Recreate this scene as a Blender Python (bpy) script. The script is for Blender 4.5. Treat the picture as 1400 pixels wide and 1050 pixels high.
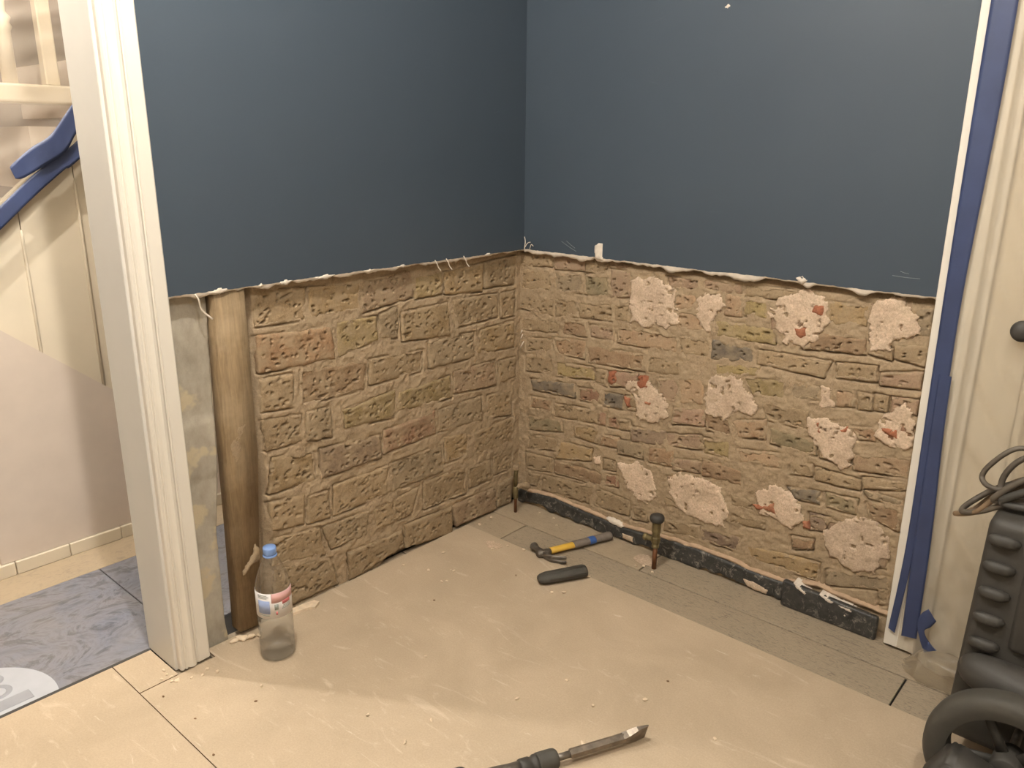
import bpy, bmesh, math, random
import numpy as np
from mathutils import Vector, Matrix

for o in list(bpy.data.objects):
    bpy.data.objects.remove(o, do_unlink=True)
scene = bpy.context.scene
COL = scene.collection
R = math.radians

# ------------------------------------------------------------------ camera
# metres; the brick corner of the room is the origin, the right wall runs along +X,
# the left wall along -Y, floor at z = 0
YAW, PITCH, ROLL, FPX = 0.7175, 0.2911, 0.0093, 1085.57
fw = Vector((-math.sin(YAW) * math.cos(PITCH), math.cos(YAW) * math.cos(PITCH), -math.sin(PITCH)))
rt = Vector((math.cos(YAW), math.sin(YAW), 0))
up = rt.cross(fw)
r2 = math.cos(ROLL) * rt + math.sin(ROLL) * up
u2 = -math.sin(ROLL) * rt + math.cos(ROLL) * up
cam_d = bpy.data.cameras.new('camera')
cam = bpy.data.objects.new('camera', cam_d)
COL.objects.link(cam)
cam_d.sensor_width = 36
cam_d.lens = FPX / 1400 * 36
cam_d.clip_start = 0.05
cam.matrix_world = Matrix(((r2.x, u2.x, -fw.x, 1.7735), (r2.y, u2.y, -fw.y, -2.0734), (r2.z, u2.z, -fw.z, 1.2681), (0, 0, 0, 1)))
scene.camera = cam

# ------------------------------------------------------------------ light
scene.view_settings.view_transform = 'Standard'
scene.view_settings.look = 'None'
scene.view_settings.gamma = 1
scene.view_settings.use_curve_mapping = False
scene.view_settings.exposure = 0.0
w = bpy.data.worlds.new('world')
scene.world = w
w.use_nodes = True
w.node_tree.nodes['Background'].inputs[0].default_value = (1, .9, .78, 1)
w.node_tree.nodes['Background'].inputs[1].default_value = 0.03


def lamp(name, loc, watts, color, radius):
    d = bpy.data.lights.new(name, 'POINT')
    d.energy = watts
    d.color = color
    d.shadow_soft_size = radius
    o = bpy.data.objects.new(name, d)
    o.location = loc
    COL.objects.link(o)
    return o


WARM = (1.0, 0.95, 0.885)
lamp('room_lamp_light', (0.75, -1.52, 2.36), 88, WARM, 0.035)
lamp('room_lamp_light_second', (1.85, -1.75, 2.36), 56, WARM, 0.035)
lamp('hall_lamp_light', (-0.29, -1.537, 2.3), 74, WARM, 0.012)

# ------------------------------------------------------------------ helpers
rng = random.Random(7)


def lin(c):
    return tuple(((v / 255 / 12.92) if v / 255 <= .04045 else ((v / 255 + .055) / 1.055) ** 2.4) for v in c)


def hash2(i, j, seed):
    n = (i.astype(np.int64) * 374761393 + j.astype(np.int64) * 668265263 + seed * 1442695041) & 0x7fffffff
    n = ((n ^ (n >> 13)) * 1274126177) & 0x7fffffff
    n = n ^ (n >> 16)
    return (n & 0xffff) / 65535.0


def vnoise(x, y, seed=0):
    xi = np.floor(x); yi = np.floor(y)
    fx = x - xi; fy = y - yi
    fx = fx * fx * (3 - 2 * fx); fy = fy * fy * (3 - 2 * fy)
    a = hash2(xi, yi, seed); b = hash2(xi + 1, yi, seed)
    c = hash2(xi, yi + 1, seed); d = hash2(xi + 1, yi + 1, seed)
    return (a + (b - a) * fx) * (1 - fy) + (c + (d - c) * fx) * fy - .5


def fbm(x, y, seed=0, octv=4):
    t = 0; a = 1.0; s = 0
    for k in range(octv):
        t = t + a * vnoise(x * 2 ** k, y * 2 ** k, seed + k * 17); s += a; a *= .55
    return t / s


def prop(o, label=None, cat=None, group=None, kind=None):
    if label: o['label'] = label
    if cat: o['category'] = cat
    if group: o['group'] = group
    if kind: o['kind'] = kind
    return o


WL = {}


def wl(o):
    return WL.get(o.name, Vector((0, 0, 0))) if o else Vector((0, 0, 0))


def thing(name, loc=(0, 0, 0), rot=(0, 0, 0)):
    o = bpy.data.objects.new(name, None)
    o.empty_display_size = .05
    COL.objects.link(o)
    o.location = loc
    o.rotation_euler = rot
    WL[o.name] = Vector(loc)
    return o


def mesh(name, V, F, mat, parent=None, origin=None, smooth=True, local=False, fmat=None):
    """one mesh object; V in world space (or in the parent's space with local=True)"""
    V = np.asarray(V, float)
    if origin is None:
        lo = V.min(0); hi = V.max(0)
        origin = ((lo + hi) / 2)
        if parent is None: origin[2] = lo[2]
    origin = np.asarray(origin, float)
    me = bpy.data.meshes.new(name)
    me.from_pydata((V - origin).tolist(), [], [tuple(int(i) for i in f) for f in F])
    for m in (mat if isinstance(mat, (list, tuple)) else [mat]):
        me.materials.append(m)
    if fmat is not None:
        me.polygons.foreach_set('material_index', np.asarray(fmat, np.int32))
    if smooth:
        me.polygons.foreach_set('use_smooth', [True] * len(me.polygons))
    me.update()
    o = bpy.data.objects.new(name, me)
    COL.objects.link(o)
    if parent is not None:
        o.parent = parent
    o.location = Vector(origin) - (Vector((0, 0, 0)) if local else wl(parent))
    WL[o.name] = Vector(origin)
    return o


def box_vf(a, b, bev=0.0, seg=2):
    bm = bmesh.new()
    bmesh.ops.create_cube(bm, size=1)
    a = Vector(a); b = Vector(b)
    for v in bm.verts:
        v.co = Vector([(a[i] + b[i]) / 2 + v.co[i] * (b[i] - a[i]) for i in range(3)])
    if bev > 0:
        bmesh.ops.bevel(bm, geom=list(bm.edges), offset=bev, segments=seg, profile=.5, affect='EDGES')
    bmesh.ops.recalc_face_normals(bm, faces=bm.faces)
    V = [tuple(v.co) for v in bm.verts]
    bm.verts.index_update()
    F = [[v.index for v in f.verts] for f in bm.faces]
    bm.free()
    return V, F


def box(name, a, b, mat, parent=None, bev=0.0, seg=2, local=False, smooth=False):
    V, F = box_vf(a, b, bev, seg)
    return mesh(name, V, F, mat, parent, local=local, smooth=smooth)


def prism_vf(pts, axis, d0, d1):
    """extrude a 2-D outline (list of pairs) along axis 'x','y','z' between d0 and d1"""
    n = len(pts)
    def p(q, d):
        return {'x': (d, q[0], q[1]), 'y': (q[0], d, q[1]), 'z': (q[0], q[1], d)}[axis]
    V = [p(q, d0) for q in pts] + [p(q, d1) for q in pts]
    F = [list(range(n))[::-1], list(range(n, 2 * n))] + [[i, (i + 1) % n, n + (i + 1) % n, n + i] for i in range(n)]
    bm = bmesh.new()
    vs = [bm.verts.new(v) for v in V]
    for f in F: bm.faces.new([vs[i] for i in f])
    bmesh.ops.recalc_face_normals(bm, faces=bm.faces)
    bm.verts.index_update()
    F = [[v.index for v in f.verts] for f in bm.faces]
    bm.free()
    return V, F


def prism(name, pts, axis, d0, d1, mat, parent=None, local=False):
    V, F = prism_vf(pts, axis, d0, d1)
    return mesh(name, V, F, mat, parent, local=local, smooth=False)


def lathe_vf(prof, n=32, center=(0, 0, 0), cap=True):
    V = []; F = []
    for r, z in prof:
        for k in range(n):
            a = 2 * math.pi * k / n
            V.append((center[0] + r * math.cos(a), center[1] + r * math.sin(a), center[2] + z))
    for i in range(len(prof) - 1):
        for k in range(n):
            k2 = (k + 1) % n
            F.append((i * n + k, i * n + k2, (i + 1) * n + k2, (i + 1) * n + k))
    if cap:
        F.append(tuple(range(n))[::-1])
        m = (len(prof) - 1) * n
        F.append(tuple(range(m, m + n)))
    return V, F


def lathe(name, prof, mat, parent=None, n=32, center=(0, 0, 0), cap=True, local=False, smooth=True):
    V, F = lathe_vf(prof, n, center, cap)
    return mesh(name, V, F, mat, parent, local=local, smooth=smooth)


def smooth_path(P, sub=6):
    P = [np.array(p, float) for p in P]
    out = []
    for i in range(len(P) - 1):
        p0 = P[max(i - 1, 0)]; p1 = P[i]; p2 = P[i + 1]; p3 = P[min(i + 2, len(P) - 1)]
        for k in range(sub):
            t = k / sub
            out.append(.5 * ((2 * p1) + (-p0 + p2) * t + (2 * p0 - 5 * p1 + 4 * p2 - p3) * t ** 2 + (-p0 + 3 * p1 - 3 * p2 + p3) * t ** 3))
    out.append(P[-1])
    return out


def tube_vf(path, rad, n=10, flat=None):
    """sweep along path; rad number or list; flat=(a,b) scales the two cross axes"""
    path = [Vector(p) for p in path]
    V = []; F = []
    T0 = (path[1] - path[0]).normalized()
    ref = Vector((0, 0, 1)) if abs(T0.z) < .9 else Vector((1, 0, 0))
    for i, p in enumerate(path):
        T = (path[min(i + 1, len(path) - 1)] - path[max(i - 1, 0)]).normalized()
        N = (ref - T * ref.dot(T)).normalized()
        ref = N
        B = T.cross(N)
        r = rad[i] if isinstance(rad, (list, tuple)) else rad
        fa, fb = flat if flat else (1, 1)
        for k in range(n):
            a = 2 * math.pi * k / n
            V.append(tuple(p + N * (math.cos(a) * r * fa) + B * (math.sin(a) * r * fb)))
    for i in range(len(path) - 1):
        for k in range(n):
            k2 = (k + 1) % n
            F.append((i * n + k, i * n + k2, (i + 1) * n + k2, (i + 1) * n + k))
    F.append(tuple(range(n))[::-1])
    m = (len(path) - 1) * n
    F.append(tuple(range(m, m + n)))
    return V, F


def tube(name, path, rad, mat, parent=None, n=10, flat=None, local=False):
    V, F = tube_vf(path, rad, n, flat)
    return mesh(name, V, F, mat, parent, local=local)


def join_vf(*parts):
    V = []; F = []
    for v, f in parts:
        k = len(V)
        V += [tuple(x) for x in v]
        F += [[i + k for i in q] for q in f]
    return V, F


# ------------------------------------------------------------------ materials
def newmat(name):
    m = bpy.data.materials.new(name)
    m.use_nodes = True
    nt = m.node_tree
    return m, nt, nt.nodes['Principled BSDF']


def N(nt, kind, **kw):
    n = nt.nodes.new(kind)
    for k, v in kw.items():
        if k.startswith('i_'):
            n.inputs[k[2:].replace('_', ' ')].default_value = v
        else:
            setattr(n, k, v)
    return n


def noise_fac(nt, scale, detail=4, rough=.55, stretch=None, dist=0.0, w=0.0):
    g = N(nt, 'ShaderNodeNewGeometry')
    src = g.outputs['Position']
    mp = N(nt, 'ShaderNodeMapping')
    mp.inputs['Location'].default_value = (w, w * 1.7, w * .6)
    if stretch: mp.inputs['Scale'].default_value = stretch
    nt.links.new(src, mp.inputs['Vector'])
    t = N(nt, 'ShaderNodeTexNoise')
    t.inputs['Scale'].default_value = scale
    t.inputs['Detail'].default_value = detail
    t.inputs['Roughness'].default_value = rough
    t.inputs['Distortion'].default_value = dist
    nt.links.new(mp.outputs[0], t.inputs['Vector'])
    return t.outputs['Fac']


def ramp(nt, fac, stops):
    r = N(nt, 'ShaderNodeValToRGB')
    e = r.color_ramp.elements
    while len(e) < len(stops): e.new(.5)
    for el, (p, c) in zip(e, stops):
        el.position = p
        el.color = (*c, 1) if len(c) == 3 else c
    nt.links.new(fac, r.inputs[0])
    return r.outputs[0]


def mixc(nt, fac, a, b, blend='MIX'):
    m = N(nt, 'ShaderNodeMix', data_type='RGBA', blend_type=blend)
    if isinstance(fac, (int, float)): m.inputs[0].default_value = fac
    else: nt.links.new(fac, m.inputs[0])
    for i, v in ((6, a), (7, b)):
        if isinstance(v, tuple): m.inputs[i].default_value = (*v[:3], 1)
        else: nt.links.new(v, m.inputs[i])
    return m.outputs[2]


def bump(nt, bsdf, fac, strength, dist):
    b = N(nt, 'ShaderNodeBump')
    b.inputs['Strength'].default_value = strength
    b.inputs['Distance'].default_value = dist
    nt.links.new(fac, b.inputs['Height'])
    nt.links.new(b.outputs[0], bsdf.inputs['Normal'])


def simple(name, rgb, rough=.5, var=.12, scale=30, metal=0.0, bmp=0.0, spec=.5, stretch=None, bscale=None):
    m, nt, b = newmat(name)
    c = lin(rgb)
    f = noise_fac(nt, scale, stretch=stretch)
    lo = tuple(v * (1 - var) for v in c); hi = tuple(min(1, v * (1 + var)) for v in c)
    nt.links.new(ramp(nt, f, [(.3, lo), (.7, hi)]), b.inputs['Base Color'])
    b.inputs['Roughness'].default_value = rough
    b.inputs['Metallic'].default_value = metal
    b.inputs['Specular IOR Level'].default_value = spec
    if bmp:
        bump(nt, b, noise_fac(nt, bscale or scale * 4, 5), .5, bmp)
    return m


DUST = lin((174, 154, 125))


def brick_mat(name, c1, c2, dust=.35):
    m, nt, b = newmat(name)
    kk = .90 if name.startswith('brick') else (.93 if name == 'mortar' else 1.0)
    c1 = lin([v * kk for v in c1]); c2 = lin([v * kk for v in c2])
    base = ramp(nt, noise_fac(nt, 14, 5, .6, dist=.6), [(.32, c1), (.68, c2)])
    fine = ramp(nt, noise_fac(nt, 170, 4, .7), [(.3, (.72, .7, .68)), (.65, (1.12, 1.1, 1.08))])
    base = mixc(nt, 1.0, base, fine, 'MULTIPLY')
    sp = ramp(nt, noise_fac(nt, 420, 3, .6, w=7.), [(.30, (.45, .42, .4)), (.40, (1, 1, 1))])
    base = mixc(nt, 1.0, base, sp, 'MULTIPLY')
    info = N(nt, 'ShaderNodeObjectInfo')
    hv = N(nt, 'ShaderNodeHueSaturation')
    mr = N(nt, 'ShaderNodeMapRange')
    mr.inputs[3].default_value = .86; mr.inputs[4].default_value = 1.12
    nt.links.new(info.outputs['Random'], mr.inputs[0])
    nt.links.new(mr.outputs[0], hv.inputs['Value'])
    nt.links.new(base, hv.inputs['Color'])
    df = ramp(nt, noise_fac(nt, 22, 5, .65, w=3.1), [(.38, (0, 0, 0)), (.72, (dust * 1.7,) * 3)])
    nt.links.new(mixc(nt, df, hv.outputs[0], tuple(v * .84 for v in DUST)), b.inputs['Base Color'])
    b.inputs['Roughness'].default_value = .95
    b.inputs['Specular IOR Level'].default_value = .15
    bump(nt, b, noise_fac(nt, 260, 6, .7), .55, .002)
    return m


def dusty(c, k=.5, t=(166, 145, 114)):
    return tuple(v * (1 - k) + w_ * k for v, w_ in zip(c, t))


BCOL = {'tan': ((156, 134, 104), (176, 152, 120)), 'ochre': ((160, 132, 94), (180, 154, 112)), 'yellow': ((158, 138, 92), (178, 158, 108)),
        'pinktan': ((162, 132, 110), (178, 150, 126)), 'orange': ((172, 138, 104), (186, 134, 100)), 'greytan': ((142, 126, 104), (164, 146, 120)),
        'brown': ((150, 118, 92), (168, 138, 108)), 'purple': ((124, 104, 92), (152, 128, 110)), 'red': ((146, 98, 80), (140, 110, 92)),
        'redbrown': ((138, 92, 74), (160, 120, 98)), 'peach': ((182, 148, 116), (194, 166, 136)), 'olive': ((132, 122, 96), (160, 144, 110)),
        'dark': ((88, 85, 82), (128, 118, 106)), 'pink': ((174, 136, 116), (188, 156, 134))}
BL = {k: brick_mat('brick_dusty_' + k, dusty(v[0], .5), dusty(v[1], .5), .55) for k, v in BCOL.items()}
BM = {k: brick_mat('brick_' + k, dusty(v[0], .2, (164, 148, 122)), dusty(v[1], .2, (164, 148, 122)), .4) for k, v in BCOL.items()}
M_MORTAR = brick_mat('mortar', (162, 142, 115), (182, 161, 133), .5)
M_PATCH = brick_mat('plaster_patch', (192, 170, 148), (216, 195, 172), .3)
M_CHIP = brick_mat('red_brick_chip', (150, 90, 66), (170, 112, 86), .2)
M_PLASTER = simple('white_plaster', (212, 200, 184), .9, .1, 60, bmp=.001, spec=.2)
M_CEMENT = simple('cement_fillet', (178, 152, 126), .95, .12, 60, bmp=.002, spec=.1)


def blue_paint():
    m, nt, b = newmat('slate_blue_paint')
    base = ramp(nt, noise_fac(nt, 2.2, 3), [(.3, lin((58, 68, 78))), (.7, lin((61, 71, 81)))])
    sc = noise_fac(nt, 7, 6, .7, stretch=(.6, .6, 1.6), dist=1.2)
    f = ramp(nt, sc, [(.66, (0, 0, 0)), (.8, (.16, .16, .16))])
    nt.links.new(mixc(nt, f, base, lin((112, 120, 126))), b.inputs['Base Color'])
    b.inputs['Roughness'].default_value = .52
    b.inputs['Specular IOR Level'].default_value = .4
    bump(nt, b, noise_fac(nt, 420, 2), .12, .0006)
    return m


M_BLUE = blue_paint()
M_WHITE = simple('white_gloss_paint', (220, 213, 200), .5, .02, 8)
M_CREAM = simple('cream_panel_paint', (212, 200, 178), .45, .04, 6)
M_JAMB = simple('grey_white_paint', (206, 202, 194), .45, .03, 6)
M_CEIL = simple('ceiling_white', (225, 220, 210), .9, .02, 5)
M_ROOMW = simple('room_wall_paint', (190, 184, 174), .8, .03, 4)
M_BOARD = simple('white_hardboard', (204, 190, 176), .55, .05, 7)


def concrete_mat():
    m, nt, b = newmat('grey_concrete')
    base = ramp(nt, noise_fac(nt, 12, 6, .65, stretch=(1, 1, .6)), [(.3, lin((140, 132, 118))), (.7, lin((184, 175, 158)))])
    f = ramp(nt, noise_fac(nt, 7, 4, .6, w=5.), [(.54, (0, 0, 0)), (.58, (.75, .75, .75))])
    nt.links.new(mixc(nt, f, base, lin((188, 172, 142))), b.inputs['Base Color'])
    b.inputs['Roughness'].default_value = .95
    b.inputs['Specular IOR Level'].default_value = .15
    bump(nt, b, noise_fac(nt, 120, 6, .7), .5, .003)
    return m


M_CONC = concrete_mat()


def wood_mat(name, c1, c2, stretch, dustf=.3, rough=.8, sc=24):
    m, nt, b = newmat(name)
    f = noise_fac(nt, sc, 6, .62, stretch=stretch, dist=.8)
    base = ramp(nt, f, [(.3, lin(c1)), (.7, lin(c2))])
    df = ramp(nt, noise_fac(nt, 9, 5, .65, w=2.), [(.4, (0, 0, 0)), (.75, (dustf,) * 3)])
    nt.links.new(mixc(nt, df, base, DUST), b.inputs['Base Color'])
    b.inputs['Roughness'].default_value = rough
    b.inputs['Specular IOR Level'].default_value = .25
    bump(nt, b, f, .4, .002)
    return m


M_STUD = wood_mat('old_timber', (108, 90, 66), (138, 116, 86), (6, 6, .5), .45)


def plank_mat(name, c1, c2, dust, stretch):
    m, nt, b = newmat(name)
    g = noise_fac(nt, 9, 6, .7, stretch=stretch, dist=3.0)
    base = ramp(nt, g, [(.25, lin(c1)), (.5, lin(c2)), (.62, lin(c1)), (.8, lin(c2))])
    df = ramp(nt, noise_fac(nt, 6, 6, .7, w=4., dist=.5), [(.3, (dust * .35,) * 3), (.7, (dust,) * 3)])
    nt.links.new(mixc(nt, df, base, lin((172, 154, 129))), b.inputs['Base Color'])
    b.inputs['Roughness'].default_value = .62
    b.inputs['Specular IOR Level'].default_value = .3
    bump(nt, b, g, .25, .001)
    return m


M_PLANK = plank_mat('grey_wood_plank', (94, 86, 76), (152, 139, 119), .45, (2.2, 9, 1))
M_PLANKD = plank_mat('grey_wood_plank_dusty', (108, 98, 84), (162, 146, 122), .75, (2.2, 9, 1))
M_TILE = plank_mat('blue_grey_floor_tile', (66, 73, 90), (112, 118, 133), .3, (.9, .55, 1))
M_TILED = plank_mat('dusty_floor_tile', (120, 112, 104), (170, 152, 126), .9, (3, 1.6, 1))
M_GROUT = simple('dark_joint', (34, 30, 26), .95, .1, 60)


def hardboard_mat():
    m, nt, b = newmat('dusty_hardboard')
    base = ramp(nt, noise_fac(nt, 3.2, 5, .6, dist=.5), [(.3, lin((171, 153, 129))), (.7, lin((187, 168, 143)))])
    fine = ramp(nt, noise_fac(nt, 240, 3, .7), [(.3, (.9, .9, .9)), (.7, (1.06, 1.06, 1.06))])
    base = mixc(nt, 1.0, base, fine, 'MULTIPLY')
    s1 = ramp(nt, noise_fac(nt, 4.5, 6, .72, stretch=(1, 3.4, 1), dist=2.2, w=9.), [(.58, (0, 0, 0)), (.72, (.55, .55, .55))])
    base = mixc(nt, s1, base, lin((208, 190, 168)))
    s2 = ramp(nt, noise_fac(nt, 26, 4, .7, stretch=(.3, 1.8, 1), dist=1.4, w=1.), [(.66, (0, 0, 0)), (.74, (.5, .5, .5))])
    base = mixc(nt, s2, base, lin((214, 200, 180)))
    nt.links.new(base, b.inputs['Base Color'])
    b.inputs['Roughness'].default_value = .85
    b.inputs['Specular IOR Level'].default_value = .2
    bump(nt, b, noise_fac(nt, 300, 4), .15, .0008)
    return m


M_HARD = hardboard_mat()
M_HEDGE = simple('hardboard_edge', (120, 92, 64), .9, .1, 60)


def bitumen_mat():
    m, nt, b = newmat('black_bitumen')
    base = ramp(nt, noise_fac(nt, 40, 5, .7), [(.3, lin((34, 34, 34))), (.7, lin((66, 64, 60)))])
    f = ramp(nt, noise_fac(nt, 34, 6, .75, stretch=(1, 1, 1), dist=1.5, w=2.), [(.54, (0, 0, 0)), (.66, (.8, .8, .8))])
    nt.links.new(mixc(nt, f, base, lin((150, 144, 132))), b.inputs['Base Color'])
    b.inputs['Roughness'].default_value = .5
    bump(nt, b, noise_fac(nt, 60, 5), .6, .004)
    return m


M_BITU = bitumen_mat()
M_SCR = simple('paint_scratch', (120, 128, 132), .6, .1, 30)
M_TAPE = simple('blue_tape', (50, 61, 94), .5, .12, 14, bmp=.0006, bscale=50)
M_BLACK = simple('black_plastic', (56, 53, 48), .62, .1, 40, bmp=.0004, bscale=500)
M_RUBBER = simple('black_rubber', (64, 61, 54), .7, .14, 30, bmp=.0005, bscale=300)
M_CABLE = simple('grey_rubber_cable', (82, 74, 64), .55, .2, 30)
M_CABLEB = simple('brown_dusty_cable', (112, 92, 70), .6, .2, 30)
M_STEEL = simple('worn_steel', (128, 118, 106), .42, .25, 60, metal=.8, bmp=.0005)
M_STEELD = simple('dark_steel', (108, 101, 92), .45, .25, 70, metal=.6, bmp=.0005)
M_BRASS = simple('tarnished_brass', (116, 104, 72), .5, .25, 60, metal=.5)
M_COPPER = simple('dull_copper', (120, 82, 56), .5, .2, 50, metal=.6)
M_YELLOW = simple('yellow_grip', (212, 170, 68), .5, .08, 40)
M_GREYGRIP = simple('grey_rubber_grip', (112, 102, 92), .7, .14, 60)
M_BLUEBAND = simple('blue_band', (52, 88, 150), .5, .08, 40)
M_CAP = simple('blue_cap', (122, 152, 204), .45, .04, 30)
M_LABEL = simple('label_white', (226, 222, 220), .5, .02, 20)
M_LPINK = simple('label_pink', (216, 170, 166), .5, .05, 20)
M_LRED = simple('label_red_ink', (196, 112, 112), .5, .03, 20)
M_LBLUE = simple('label_blue_ink', (150, 166, 204), .5, .05, 20)
M_LGREY = simple('label_grey_ink', (150, 156, 150), .5, .05, 20)
M_CRUMB = simple('plaster_crumb', (216, 196, 168), .95, .12, 80)
M_MATTE = simple('pale_grey_mat', (176, 178, 184), .5, .06, 12)
M_MATD = simple('mat_grey_mark', (148, 149, 154), .5, .08, 20)


def clear_mat(name, tint, gloss_rough, amount):
    m = bpy.data.materials.new(name)
    m.use_nodes = True
    nt = m.node_tree
    nt.nodes.clear()
    out = N(nt, 'ShaderNodeOutputMaterial')
    tr = N(nt, 'ShaderNodeBsdfTransparent'); tr.inputs[0].default_value = (*tint, 1)
    gl = N(nt, 'ShaderNodeBsdfGlossy'); gl.inputs['Roughness'].default_value = gloss_rough
    lw = N(nt, 'ShaderNodeLayerWeight'); lw.inputs[0].default_value = .5
    pw = N(nt, 'ShaderNodeMath', operation='POWER'); pw.inputs[1].default_value = 3.0
    ml = N(nt, 'ShaderNodeMath', operation='MULTIPLY_ADD'); ml.inputs[1].default_value = amount; ml.inputs[2].default_value = .05
    mx = N(nt, 'ShaderNodeMixShader')
    nt.links.new(lw.outputs['Facing'], pw.inputs[0]); nt.links.new(pw.outputs[0], ml.inputs[0])
    nt.links.new(ml.outputs[0], mx.inputs[0])
    nt.links.new(tr.outputs[0], mx.inputs[1]); nt.links.new(gl.outputs[0], mx.inputs[2])
    nt.links.new(mx.outputs[0], out.inputs[0])
    return m


M_PET = clear_mat('clear_bottle_plastic', (.975, .98, .988), .04, .75)


M_WATER = clear_mat('water', (.95, .965, .975), .02, .4)


def sheet_mat(name, clear, rgb=(232, 222, 204)):
    m = bpy.data.materials.new(name)
    m.use_nodes = True
    nt = m.node_tree
    nt.nodes.clear()
    out = N(nt, 'ShaderNodeOutputMaterial')
    tr = N(nt, 'ShaderNodeBsdfTransparent'); tr.inputs[0].default_value = (.97, .96, .94, 1)
    df = N(nt, 'ShaderNodeBsdfDiffuse'); df.inputs[0].default_value = (*lin(rgb), 1)
    tl = N(nt, 'ShaderNodeBsdfTranslucent'); tl.inputs[0].default_value = (*lin(rgb), 1)
    gl = N(nt, 'ShaderNodeBsdfGlossy'); gl.inputs['Roughness'].default_value = .22
    m1 = N(nt, 'ShaderNodeMixShader'); m1.inputs[0].default_value = .4
    nt.links.new(df.outputs[0], m1.inputs[1]); nt.links.new(tl.outputs[0], m1.inputs[2])
    m2 = N(nt, 'ShaderNodeMixShader'); m2.inputs[0].default_value = clear
    nt.links.new(m1.outputs[0], m2.inputs[1]); nt.links.new(tr.outputs[0], m2.inputs[2])
    lw = N(nt, 'ShaderNodeLayerWeight'); lw.inputs[0].default_value = .25
    mu = N(nt, 'ShaderNodeMath', operation='MULTIPLY'); mu.inputs[1].default_value = .55
    nt.links.new(lw.outputs['Facing'], mu.inputs[0])
    m3 = N(nt, 'ShaderNodeMixShader')
    nt.links.new(mu.outputs[0], m3.inputs[0])
    nt.links.new(m2.outputs[0], m3.inputs[1]); nt.links.new(gl.outputs[0], m3.inputs[2])
    nt.links.new(m3.outputs[0], out.inputs[0])
    return m


M_SHEET = sheet_mat('clear_dust_sheet', .6)
M_SHEETH = sheet_mat('clear_stair_sheet', .66, (214, 204, 190))
M_HALLW = simple('brown_hall_wall', (150, 132, 118), .8, .08, 3)
M_SHEETB = sheet_mat('bunched_dust_sheet', .62, (206, 190, 162))


def emit_mat(name, rgb, s):
    m, nt, b = newmat(name)
    b.inputs['Emission Color'].default_value = (*rgb, 1)
    b.inputs['Emission Strength'].default_value = s
    return m


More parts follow.
